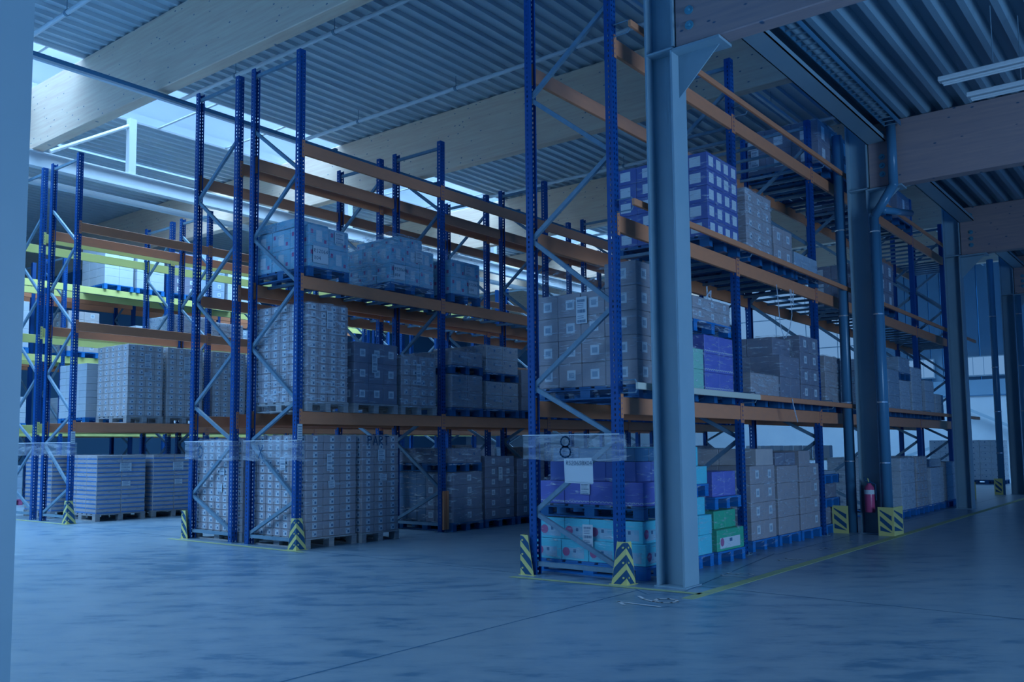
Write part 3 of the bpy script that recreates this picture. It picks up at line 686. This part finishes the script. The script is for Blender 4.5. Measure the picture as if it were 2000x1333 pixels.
def load(lab, x0, x1, y0, y1, z, pal, spec, film_=None, prof=None, group='wrapped pallet loads', labels=(), texts=(), plab=None, palgroup='pallets under the loads', extra=()):
    """spec: list of (dx0,dx1,dy0,dy1,dz0,dz1,nx,ny,nz,colour,sticker) as fractions of the footprint / metres in z"""
    W, L = x1-x0, y1-y0
    if pal:
        pallet(x0-.01, x1+.01, y0-.01, y1+.01, z+.001, pal, plab or short_label(pal+' pallet under the '+lab), palgroup); z += .152
    t = thing('carton_load', short_label(lab), 'pallet load', group, (x0, y0, z+.001))
    zt = 0
    for (a, c, d, e, za, zb, nx, ny, nz, mk, st) in spec:
        cartons(t, a*W, d*L, za, (c-a)*W, (e-d)*L, zb-za, nx, ny, nz, mk, st); zt = max(zt, zb)
    if film_:
        o = wrap(t, 0, W, 0, L, prof or [(-.04, 0), (.0, 0), (zt+.01, 0)], film_, seed=LOADN[0]); LOADN[0] += 1
    for (fc, u, v, w_, h_, rot) in labels:
        ship_label(t, (-.02, L*(1-u), v) if fc == 'x' else (W*u, -.02, v), fc, w_, h_, rot)
    for (fc, txt, u, v, h_, wd) in texts:
        mb = MB()
        if fc == 'x': write(mb, txt, (-.021, L*(1-u), v), (0, -1, 0), (0, 0, 1), h_, wd, pencil, (-1, 0, 0))
        else: write(mb, txt, (W*u, -.021, v), (1, 0, 0), (0, 0, 1), h_, wd, pencil, (0, -1, 0))
        mb.obj('handwriting', t)
    return z+zt
def paper(t, fc, u, v, w_, h_, lines, W, L):
    mb = MB()
    if fc == 'x':
        mb.face([(-.024, L*(1-u), v), (-.024, L*(1-u)-w_, v), (-.024, L*(1-u)-w_, v+h_), (-.024, L*(1-u), v+h_)], sticker)
        for i, tx in enumerate(lines): write(mb, tx, (-.025, L*(1-u)-.03, v+h_*(.62-.42*i)), (0, -1, 0), (0, 0, 1), h_*.2, .006, pencil, (-1, 0, 0))
    else:
        mb.face([(W*u, -.024, v), (W*u+w_, -.024, v), (W*u+w_, -.024, v+h_), (W*u, -.024, v+h_)], sticker)
        for i, tx in enumerate(lines): write(mb, tx, (W*u+.02, -.025, v+h_*(.62-.42*i)), (1, 0, 0), (0, 0, 1), h_*.2, .006, pencil, (0, -1, 0))
    mb.obj('paper_note', t)
FULL = (0, 1, 0, 1)
Y = 4.93; YR = 6.40
# ---- nearest rack, ground
load('lower load of cyan cartons in the first bay of the nearest rack', 8.93, 9.82, Y+.02, YR+.05, 0, 'blue', [(*FULL, 0, .24, 2, 4, 1, 'cyan', 'logo'), (.04, .96, .03, .97, .24, .49, 2, 4, 1, 'cyan', 'logo')], film, [(-.05, 0), (.23, 0), (.27, .03), (.50, .03)], labels=(('x', .46, .17, .14, .26, 0),))
load('purple cartons stacked above the cyan ones in the first bay', 8.97, 9.80, Y+.06, YR, .655, 'dark', [(*FULL, 0, .27, 3, 4, 1, 'purple', 'swirl'), (.06, .94, .08, .92, .27, .50, 2, 3, 1, 'violet', ''), (.1, .9, .1, .9, .50, .66, 2, 3, 1, 'black', '')], film, [(-.03, 0), (.26, 0), (.34, .09), (.62, .06), (.70, .12)], labels=(('x', .42, .12, .13, .13, 0),))
load('cyan carton load hidden behind the nearest steel column', 9.88, 10.58, Y, YR, 0, 'blue', [(*FULL, 0, .48, 2, 4, 2, 'cyan', ''), (.04, .93, .04, .96, .48, .70, 2, 3, 1, 'cyan', '')], film, [(-.08, 0), (.47, 0), (.56, .05), (.70, .05)])
load('upper cyan carton load right of the nearest steel column', 9.88, 10.55, Y+.03, YR, .86, 'blue', [(*FULL, 0, .22, 2, 4, 1, 'cyan', ''), (.05, .9, .06, .94, .22, .46, 2, 3, 1, 'cyan', '')], film, [(-.08, 0), (.21, 0), (.30, .06), (.46, .05)])
load('green carton load on a blue pallet, lowest right of the nearest column', 10.68, 11.50, Y-.02, YR, 0, 'blue', [(*FULL, 0, .27, 1, 2, 1, 'green', 'logo'), (.1, .9, .05, .95, .27, .50, 2, 3, 1, 'green', '')], film, [(-.08, 0), (.26, 0), (.34, .08), (.44, .08), (.52, .02)])
load('purple carton load on top of the green cartons', 10.68, 11.46, Y, YR, .68, 'blue', [(.06, .96, .03, .97, 0, .32, 2, 3, 1, 'purple', '')], film, [(-.08, 0), (.02, .0), (.12, .04), (.32, .03)])
load('tall brown carton stack under the second frame of the nearest rack', 12.18, 13.08, 5.08, 6.5, 0, 'blue', [(*FULL, 0, 1.04, 2, 3, 4, 'brown', 'square'), (.25, .95, 0, .8, 1.04, 1.28, 1, 2, 1, 'lbrown', '')], film, [(-.1, 0), (1.03, 0), (1.10, .06), (1.29, .08)])
load('brown carton stack with a dark wrapped top, beside the tall one', 13.18, 14.02, 5.08, 6.5, 0, 'blue', [(*FULL, 0, 1.02, 1, 2, 4, 'brown', ''), (.03, .98, .02, .9, 1.02, 1.22, 2, 2, 1, 'dbrown', '')], film, [(-.05, 0), (1.2, 0), (1.23, .03)])
load('brown carton stack with a stepped top before the third frame', 14.1, 14.98, 5.08, 6.5, 0, 'blue', [(0, .55, 0, 1, 0, 1.24, 2, 3, 5, 'brown', ''), (.55, 1, 0, 1, 0, 1.03, 1, 3, 4, 'brown', 'square')], film, [(-.03, 0), (1.0, 0), (1.24, .05)])
z = 0
for i, lab in enumerate(('bottom small brown load left of the extinguisher column', 'middle small brown load left of the extinguisher column', 'top thin brown load left of the extinguisher column')):
    z = load(lab, 15.26, 16.02, 5.10, 6.5, z, 'blue', [(.05, .95, .02, .98, 0, (.28, .24, .06)[i], 2, 3, 1, 'dbrown' if i < 2 else 'grey', '')], film)+.004
# ---- nearest rack, first shelf
z1 = 2.032
load('brown cartons with square stickers on the first shelf of the nearest rack', 8.92, 9.86, 4.99, 6.40, z1, 'dark', [(0, 1, 0, .30, 0, 1.42, 3, 1, 5, 'brown', 'square'), (0, 1, .30, 1, 0, 1.13, 3, 3, 4, 'brown', 'square')], film, [(-.1, 0), (1.12, 0), (1.44, .0)], labels=(('x', .43, .75, .15, .32, 0),))
load('purple and pale carton load on the first shelf right of the nearest column', 10.28, 11.46, 4.97, 6.37, z1, 'dark', [(.27, 1, 0, 1, 0, .72, 2, 3, 3, 'purple', 'swirl'), (0, .24, 0, .8, 0, .52, 1, 2, 2, 'lgreen', '')], film, [(-.03, 0), (.7, 0), (.73, .02)])
load('small brown load on a blue pallet above the purple cartons', 10.32, 11.42, 4.98, 6.36, z1+.152+.74, 'blue', [(*FULL, 0, .30, 3, 3, 2, 'brown', 'square')], filmthick, [(-.1, 0), (.29, 0), (.36, .2)])
load('low brown cartons in front of the mixed load on the first shelf', 12.16, 13.22, 5.02, 6.4, z1, 'dark', [(0, 1, 0, 1, 0, .33, 2, 2, 1, 'brown', ''), ], filmthick, [(-.03, 0), (.33, 0), (.36, .05)])
load('mixed dark brown carton load in the middle of the first shelf', 13.28, 14.1, 5.02, 6.4, z1, 'dark', [(*FULL, 0, .66, 2, 3, 2, 'dbrown', ''), (.1, 1, .1, 1, .66, .95, 2, 3, 1, 'dbrown', '')], film, [(-.03, 0), (.66, 0), (.75, .07), (.97, .07)])
load('tall brown stickered load at the third frame of the first shelf', 14.16, 14.98, 5.02, 6.4, z1, 'dark', [(*FULL, 0, 1.04, 2, 3, 4, 'dbrown', 'square')], film)
load('glossy wrapped brown load left of the extinguisher column on the first shelf', 15.3, 16.1, 5.02, 6.4, z1, 'dark', [(*FULL, 0, .80, 2, 3, 3, 'brown', '')], filmthick)
# ---- nearest rack, second shelf
z2 = 4.082
load('violet cartons with white stickers right of the nearest column on the second shelf', 10.82, 11.78, 4.97, 6.37, z2, 'dark', [(*FULL, 0, 1.12, 4, 4, 5, 'violet', 'big')], film, [(-.05, 0), (1.1, 0), (1.2, .1)])
load('brown wrapped load with small stickers on the second shelf', 12.08, 13.02, 4.98, 6.38, z2, 'dark', [(*FULL, 0, .92, 3, 4, 5, 'brown', 'small')], filmthick)
load('lower brown load beside it on the second shelf', 13.1, 13.85, 4.98, 6.38, z2, 'dark', [(*FULL, 0, .56, 2, 4, 2, 'brown', 'square')], film)
load('flat glossy wrapped load left of the extinguisher column on the second shelf', 13.95, 14.98, 4.98, 6.38, z2, 'dark', [(*FULL, 0, .30, 3, 3, 1, 'grey', '')], filmthick, [(-.1, 0), (.2, 0), (.38, .25)])
# ---- nearest rack, third shelf
z3 = 6.142
load('dark brown carton load high on the top shelf before the extinguisher column', 15.3, 16.3, 4.98, 6.38, z3, 'dark', [(*FULL, 0, .78, 2, 3, 2, 'dbrown', 'big')], film, labels=(('x', .15, .15, .14, .3, 0),))
load('second dark brown load on the top shelf behind the downpipe', 16.5, 17.5, 4.98, 6.38, z3, 'dark', [(*FULL, 0, .78, 2, 3, 2, 'dbrown', 'big')], film)
# ---- nearest rack beyond the extinguisher column
FL = []
def simple(lab, x0, x1, y0, y1, z, pal, h, n, mk, st, fm=film, **k):
    return load(lab, x0, x1, y0, y1, z, pal, [(*FULL, 0, h, *n, mk, st)], fm, **k)
simple('tall white load just right of the extinguisher column on the floor', 19.4, 20.45, 4.95, 6.4, 0, 'blue', 1.05, (2, 3, 4), 'white', 'square', filmthick)
simple('brown white-stickered load second right of the extinguisher column on the floor', 20.6, 21.5, 4.95, 6.4, 0, 'blue', 1.06, (3, 4, 6), 'lbrown', 'small', filmthick)
simple('short white load under a dark box right of the extinguisher column', 21.8, 23.0, 4.95, 6.4, 0, 'blue', .80, (3, 3, 2), 'white', '', filmthick)
simple('dark box load on top of the short white load', 21.85, 22.9, 4.97, 6.4, .96, None, .18, (1, 1, 1), 'black', '', film)
simple('white load at the far end of the right row on the floor', 23.3, 24.4, 4.95, 6.4, 0, 'blue', .9, (2, 3, 3), 'white', '', film)
simple('grey wrapped load right of the extinguisher column on the first shelf', 18.9, 19.7, 4.98, 6.38, z1, 'dark', .80, (2, 3, 3), 'grey', '', filmthick)
simple('white load in the middle of the far first shelf', 19.75, 20.5, 4.98, 6.38, z1, 'dark', .62, (2, 3, 2), 'white', '', filmthick)
simple('grey top load above the white one on the far first shelf', 19.72, 20.55, 4.98, 6.38, z1+.152+.63, 'dark', .32, (2, 3, 1), 'grey', '', filmthick)
simple('tall white load on the far first shelf by the third column', 20.7, 21.5, 4.98, 6.38, z1, 'dark', .95, (2, 3, 5), 'white', '', filmthick)
simple('lower white load at the third column on the first shelf', 21.8, 22.6, 4.98, 6.38, z1, 'dark', .72, (2, 3, 3), 'white', '', film)
simple('last small white load at the third column on the first shelf', 22.75, 23.5, 4.98, 6.38, z1, 'dark', .45, (2, 3, 2), 'white', '', film)
simple('dark brown load on the far second shelf right of the extinguisher column', 18.6, 19.6, 4.98, 6.38, z2, 'dark', .9, (2, 3, 3), 'dbrown', 'big', film)
simple('dark load on the far top shelf right of the downpipe', 18.7, 19.7, 4.98, 6.38, z3, 'dark', .6, (2, 3, 2), 'dbrown', 'big', film)
simple('second dark load on the far top shelf near the third column', 20.2, 21.2, 4.98, 6.38, z3, 'dark', .62, (1, 1, 1), 'dbrown', 'big', film)
# ---- middle row, floor
YB0, YB1 = 10.45, 11.80
load('small stickered cartons at the front end of the middle row on the floor', 8.7, 9.7, YB0, YB1, 0, 'wood', [(*FULL, 0, 1.53, 3, 7, 13, 'brown', 'small')], film, labels=(('x', .56, 1.0, .13, .2, 0), ('y', .38, .98, .11, .26, 0), ('y', .42, .72, .13, .11, .1)), texts=())
load('small stickered cartons marked PART in the middle row on the floor', 9.77, 10.58, YB0-.06, YB1-.06, 0, 'wood', [(*FULL, 0, 1.53, 3, 7, 13, 'brown', 'small')], film, labels=(('y', .40, 1.12, .16, .18, 0), ('y', .46, .80, .15, .11, 0)), texts=(('y', 'PART', .12, 1.37, .14, .016),))
load('small stickered cartons at the rear end of the middle row on the floor', 8.70, 9.66, 12.0, 13.33, 0, 'wood', [(*FULL, 0, 1.48, 3, 7, 13, 'brown', 'small')], film, labels=(('x', .55, .9, .13, .12, 0), ('x', .5, .62, .14, .14, 0)))
load('dark film-wrapped load at the start of the second bay of the middle row', 11.97, 12.8, 10.42, 11.75, 0, 'dark', [(.02, .98, 0, .5, 0, .88, 1, 3, 4, 'dbrown', 'square'), (.02, .98, .5, 1, 0, .88, 1, 3, 4, 'black', '')], filmdark)
load('dark load on its own pallet above the dark film-wrapped one', 11.97, 12.76, 10.42, 11.75, 1.045, 'dark', [(*FULL, 0, .26, 2, 3, 1, 'dbrown', 'marks')], filmthick)
load('brown load with corner stickers in the second bay of the middle row', 12.88, 13.76, 10.42, 11.78, 0, 'dark', [(*FULL, 0, 1.15, 2, 3, 6, 'dbrown', 'square')], film, labels=(('y', .42, .7, .12, .25, 0),))
load('brown load last in the second bay of the middle row', 13.86, 14.76, 10.42, 11.78, 0, 'dark', [(*FULL, 0, 1.1, 2, 3, 5, 'dbrown', 'square')], film)
load('rear dark load in the second bay of the middle double row', 12.2, 13.3, 12.1, 13.4, 0, 'dark', [(*FULL, 0, 1.2, 2, 3, 5, 'black', '')], filmdark)
load('second rear dark load in the middle double row', 13.5, 14.5, 12.1, 13.4, 0, 'dark', [(*FULL, 0, 1.25, 2, 3, 5, 'dbrown', '')], film)
# ---- middle row, first shelf
load('tall load of small stickered cartons on the first shelf of the middle row', 8.7, 9.5, 10.44, 11.78, z1, 'wood', [(*FULL, 0, 1.50, 4, 6, 13, 'brown', 'small')], filmthick, [(-.06, 0), (1.46, 0), (1.52, .03)], labels=(('y', .44, 1.12, .13, .28, 0),))
load('dark brown sticker-marked load second on the first shelf of the middle row', 9.64, 10.6, 10.44, 11.78, z1, 'wood', [(*FULL, 0, .98, 3, 4, 3, 'dbrown', 'square')], film, labels=(('y', .38, .5, .12, .3, 0),))
load('brown glossy-wrapped load third on the first shelf of the middle row', 10.7, 11.56, 10.44, 11.78, z1, 'wood', [(*FULL, 0, .84, 4, 4, 5, 'brown', 'small')], filmthick, labels=(('y', .4, .35, .12, .36, 0),))
for zz, h, lab in ((z1, .60, 'lower brown load behind the second upright on the first shelf'), (z1+.152+.61, .26, 'upper brown load behind the second upright on the first shelf')):
    load(lab, 11.98, 12.84, 10.44, 11.78, zz, 'dark', [(*FULL, 0, h, 2, 3, 2 if h > .5 else 1, 'brown', 'marks')], filmthick)
for zz, h, lab in ((z1, .52, 'lower pale load fourth bay position on the first shelf of the middle row'), (z1+.152+.53, .52, 'upper pale load beside the right rack on the first shelf of the middle row')):
    load(lab, 12.96, 13.94, 10.44, 11.78, zz, 'dark', [(*FULL, 0, h, 2, 3, 2, 'lbrown', 'marks')], filmthick)
load('brown load at the end of the second bay on the first shelf of the middle row', 14.06, 14.85, 10.44, 11.78, z1, 'dark', [(*FULL, 0, .8, 2, 3, 3, 'brown', '')], film)
load('white film-wrapped load behind the first shelf of the middle row', 11.98, 13.3, 12.1, 13.4, z1, 'dark', [(*FULL, 0, .98, 3, 3, 3, 'grey', 'marks')], filmthick)
load('second white load behind the first shelf of the middle row', 13.5, 14.8, 12.1, 13.4, z1, 'dark', [(*FULL, 0, 1.1, 3, 3, 3, 'grey', 'marks')], filmthick)
# ---- middle row, second shelf
t0 = load('pale blue cartons at the front end of the second shelf of the middle row', 8.7, 9.5, 10.44, 11.78, z2, 'dark', [(*FULL, 0, .64, 2, 3, 2, 'cyanw', 'red')], film, [(-.1, 0), (.63, 0), (.66, .02)], labels=(('y', .62, .42, .20, .18, 0),))
pr = [o for o in bpy.data.objects if o.get('label', '').startswith('pale blue cartons at the front end')][0]
paper(pr, 'y', .08, .06, .30, .26, ('RS20641', 'X04'), .78, 1.36)
load('film-covered pale cartons behind the pale blue ones on the second shelf', 8.74, 9.44, 10.85, 11.74, z2+.152+.665, None, [(*FULL, 0, .14, 2, 2, 1, 'cyanw', '')], filmthick, [(-.02, 0), (.12, .02), (.17, .2)])
load('pale cartons with red marks second on the second shelf of the middle row', 10.44, 11.5, 10.44, 11.78, z2, 'dark', [(0, 1, 0, 1, 0, .64, 3, 4, 2, 'cyanw', 'red'), (.45, 1, .2, 1, .64, .90, 2, 3, 1, 'cyanw', 'red')], filmthick, [(-.1, 0), (.63, 0), (.9, .18)], labels=(('y', .55, .4, .18, .2, 0),))
pr = [o for o in bpy.data.objects if o.get('label', '').startswith('pale cartons with red marks second')][0]
paper(pr, 'y', .06, .05, .26, .24, ('RS20648', 'X04'), 1.0, 1.38)
load('pale blue cartons third on the second shelf of the middle row', 11.97, 12.78, 10.44, 11.78, z2, 'dark', [(*FULL, 0, .62, 2, 3, 2, 'cyanw', 'red')], film, [(-.1, 0), (.62, 0), (.85, .2)], labels=(('y', .45, .38, .18, .16, 0),))
pr = [o for o in bpy.data.objects if o.get('label', '').startswith('pale blue cartons third')][0]
paper(pr, 'y', .52, .05, .26, .24, ('RS20611', 'X04'), .88, 1.38)
# ---- left row
YC0, YC1 = 17.82, 19.1
for x0, x1, y0, y1, lab in ((9.33, 10.42, YC0, YC1, 'front striped tray stack of the left row on the floor'), (10.60, 11.62, YC0, YC1, 'second striped tray stack of the left row on the floor'), (9.15, 10.2, 19.4, 20.65, 'rear striped tray stack of the left row on the floor'), (12.05, 13.0, YC0, YC1, 'striped tray stack behind the rear frame of the middle row')):
    load(lab, x0, x1, y0, y1, 0, 'wood', [(*FULL, 0, 1.20, 2, 3, 13, 'lbrown', 'tray')], film, labels=(('y', .45, .86, .26, .18, 0), ('y', .5, .55, .19, .11, 0)), group='striped tray stacks')
for x0, x1, lab in ((9.95, 10.78, 'first tall sticker-covered load on the first shelf of the left row'), (10.88, 11.78, 'second tall sticker-covered load on the first shelf of the left row'), (12.05, 12.95, 'third tall sticker-covered load on the first shelf of the left row'), (13.05, 13.95, 'fourth tall sticker-covered load on the first shelf of the left row')):
    load(lab, x0, x1, YC0, YC1, z1, 'wood', [(*FULL, 0, 1.54, 4, 5, 12, 'lbrown', 'small')], film, labels=(('y', .45, 1.05, .15, .3, 0), ('y', .45, .85, .18, .1, 0)), group='sticker-covered loads on the left row')
simple('plain white carton stack on the rear first shelf of the left row', 9.85, 10.7, 19.4, 20.65, z1, 'blue', 1.22, (2, 4, 8), 'white', '', None)
simple('second plain white stack on the rear first shelf of the left row', 10.8, 11.7, 19.4, 20.65, z1, 'blue', 1.3, (2, 4, 8), 'white', '', None)
n = 0
rn = ['first', 'second', 'third', 'fourth', 'fifth', 'sixth', 'seventh', 'eighth', 'ninth', 'tenth']
for lv, zz, h0 in ((2, 4.082, 1.15), (3, 6.142, 1.25), (1, 2.032, .75)):
    x0 = 9.0
    for i in range(8):
        if i: x0 += 1.02
        for up in XC:
            if x0 < up+.09 and x0+.9 > up-.09: x0 = up+.1
        if lv == 3 and i < 3: continue
        mk = ('white', 'white', 'lbrown', 'white', 'white', 'white', 'dbrown', 'grey')[(i+lv+6) % 8]
        h = h0*(1, .85, 1.05, .7, .95, 1.1, .8, 1)[(i*3+lv) % 8]
        simple('%s %s carton load from the left on the %s shelf of the yellow-beamed rack' % (rn[i], {'white': 'white', 'lbrown': 'pale brown', 'dbrown': 'dark brown', 'grey': 'grey'}[mk], rn[lv-1]), x0, x0+.9, 24.75, 26.1, zz, 'blue', round(h, 2), (2, 3, 5), mk, 'square' if mk != 'white' else '', None, group='carton loads on the yellow-beamed rack')
for i in range(5):
    x0 = (9.0, 10.0, 12.1, 13.1, 14.1)[i]
    simple('%s dark load from the left on the floor under the yellow-beamed rack' % rn[i], x0, x0+.9, 24.75, 26.1, 0, 'red' if i % 2 else 'blue', .9, (2, 3, 3), 'grey' if i % 2 else 'dbrown', '', None, group='carton loads under the yellow-beamed rack')
for i in range(3):
    x0 = (12.0, 13.05, 15.25)[i]
    simple('%s white load from the left on the second shelf of the left double row' % rn[i], x0, x0+.95, 19.4, 20.65, z2, 'blue', (.5, .42, .6)[i], (2, 3, 2), 'white', 'marks', filmthick, group='white loads on the left double row')
# more loads down the middle and left rows
kinds = [('brown', 'marks', film), ('grey', '', filmthick), ('dbrown', 'square', film), ('lbrown', 'small', film), ('white', 'marks', filmthick), ('brown', 'square', filmthick)]
wd = {'brown': 'brown', 'grey': 'grey film-wrapped', 'dbrown': 'dark brown', 'lbrown': 'pale brown', 'white': 'white'}
n = 0
for (y0, y1, row, xs, items) in ((10.45, 11.8, 'middle row', XB, ((0, 2, 1.15), (1, 2, .95), (2, 3, .8))), (17.82, 19.1, 'left double row', XC, ((0, 2, 1.2), (1, 2, 1.3)))):
    for lv, b0, h in items:
        for bay in range(b0, 5):
            for i in range(3):
                x0 = xs[bay]+.1+i*1.03
                if lv == 2 and bay == 2 and i == 2 and row == 'middle row': pass
                if row == 'left double row' and bay == 2 and False: continue
                mk, st, fm = kinds[n % 6]; n += 1; hh = round(h*(.8+.07*((n*5) % 6)), 2)
                simple('%s %s load of bay %s, %s, %s' % (('left', 'middle', 'right')[i], wd[mk], rn[bay], row, ('floor', 'first shelf', 'second shelf')[lv]), x0, x0+.92, y0, y1, (0, z1, z2)[lv], 'blue', hh, (2, 3, 4), mk, st, fm, group='loads in the far bays')
# torn film scraps
def ribbons(lab, pts_list):
    t = thing('torn_film', lab, 'film', 'torn film scraps')
    for pts in pts_list:
        mb = MB()
        for p, q in zip(pts, pts[1:]): mb.bar(p, q, .03, .004, filmthick if False else sticker_film)
        mb.obj('strand', t)
sticker_film = film_mat('crumpled_white_film', .35, .9, 8, 2.2)
ribbons('torn film strips hanging under the second shelf before the extinguisher column', [[(13.2, 5.0, 3.9), (13.25, 5.0, 3.6), (13.35, 5.02, 3.3), (13.5, 5.02, 3.1)], [(13.75, 5.0, 3.9), (13.8, 5.0, 3.5), (13.7, 5.0, 3.3), (13.55, 5.02, 3.12)], [(13.8, 5.0, 3.9), (13.85, 5.0, 3.7)], [(13.9, 5.0, 3.9), (13.88, 5.0, 3.65)]])
ribbons('torn film tail hanging over the lowest beam of the nearest rack', [[(13.05, 4.77, 2.16), (13.1, 4.76, 2.0), (13.22, 4.76, 1.82)], [(13.07, 4.77, 2.1), (13.15, 4.76, 1.95)]])
ribbons('crumpled film tuft on top of the small brown load above the purple cartons', [[(10.9, 5.1, 3.40), (11.0, 5.05, 3.52), (11.1, 5.1, 3.47), (11.15, 5.1, 3.40)], [(11.0, 5.1, 3.40), (10.95, 5.08, 3.58), (11.02, 5.1, 3.42)]])
# white carton stack by the end wall
for i, (x0, y0) in enumerate(((37.0, 6.0), (37.0, 7.3))):
    simple('%s tall white carton stack standing by the distant end wall' % ('right', 'left')[i], x0, x0+1.1, y0, y0+1.1, 0, 'dark', 1.45, (2, 3, 7), 'white', 'marks', None, group='white stacks by the end wall')
# films stretched across the rack ends
def band(lab, x, y0, y1, z0, z1, txts):
    t = thing('film_band', lab, 'film', 'clear film bands across the rack ends'); mb = MB(); n = 16
    for i in range(n):
        a = y0+(y1-y0)*i/n; c = y0+(y1-y0)*(i+1)/n; wv = lambda s, k: .012*math.sin(s*9+k)
        mb.face([(x+wv(a, 0), a, z0+wv(a, 2)), (x+wv(c, 0), c, z0+wv(c, 2)), (x+wv(c, 1)-.004, c, z1), (x+wv(a, 1)-.004, a, z1)], filmclear)
    mb.face([(x, y0, z0), (x+.13, y0-.01, z0), (x+.13, y0-.01, z1), (x, y0, z1)], filmclear)
    mb.obj('film_sheet', t)
    for s in (0,):
        mb = MB(); mb.bar((x-.003, y0, z1), (x-.003, y1, z1), .006, .012, sticker); mb.obj('folded_edge', t)
    for tx, y, z, h in txts:
        mb = MB(); write(mb, tx, (x-.026, y, z), (0, -1, 0), (0, 0, 1), h, .02, pencil, (-1, 0, 0)); mb.obj('handwriting', t)
band('clear film band marked 8 across the end of the nearest rack', 8.545, 5.03, 6.34, 1.33, 1.62, [('8', 5.80, 1.36, .24)])
band('clear film band marked X across the front frame of the middle row', 8.525, 10.45, 11.75, 1.30, 1.60, [('X', 11.35, 1.33, .20)])
band('clear film band marked 0 across the rear frame of the middle row', 8.525, 12.05, 13.38, 1.30, 1.60, [('0', 12.95, 1.33, .2)])
band('clear film band marked 4 across the end frames of the left row', 8.70, 17.7, 20.62, 1.36, 1.62, [('4', 20.2, 1.40, .18)])
t = thing('paper_sheet', 'white paper note hanging from the film band of the nearest rack', 'paper', None, (8.50, 5.72, 1.08))
mb = MB(); mb.face([(0, 0, 0), (-.004, -.37, -.01), (0, -.36, .28), (0, .01, .27)], sticker); mb.face([(-.008, -.02, .02), (-.012, -.385, .0), (-.004, -.375, .25), (-.004, -.01, .25)], sticker); mb.obj('sheet', t)
mb = MB(); write(mb, 'RS20638X04', (-.014, -.03, .20), (0, -1, 0), (0, 0, 1), .045, .005, pencil, (-1, 0, 0), 1.15); mb.obj('handwriting', t)
# office corner seen through the nearest rack
offw = mat('office_panel', pc(170, 170, 130), .7); dgl = mat('dark_glazing', pc(60, 95, 115), .2)
bi = thing('binder_shelf', 'low shelf with white binders seen through the nearest rack', 'shelf', None, (27.5, 10.3, 0))
mb = MB(); mb.box(0, .4, -1.4, 1.6, 1.0, 1.05, offw); mb.box(0, .4, -1.4, -1.35, 0, 1.0, offw); mb.box(0, .4, 1.55, 1.6, 0, 1.0, offw); mb.obj('board', bi)
for i in range(9):
    mb = MB(); mb.cbox(.05, .33, -1.3+i*.3, -1.3+i*.3+.2, 1.052, 1.45, .01, card['white']); tag(mb.obj('binder', None, (27.5, 10.3, 0)), '%s white upright binder from the right on the far shelf' % rn[i], 'binder', 'white binders on the far shelf')
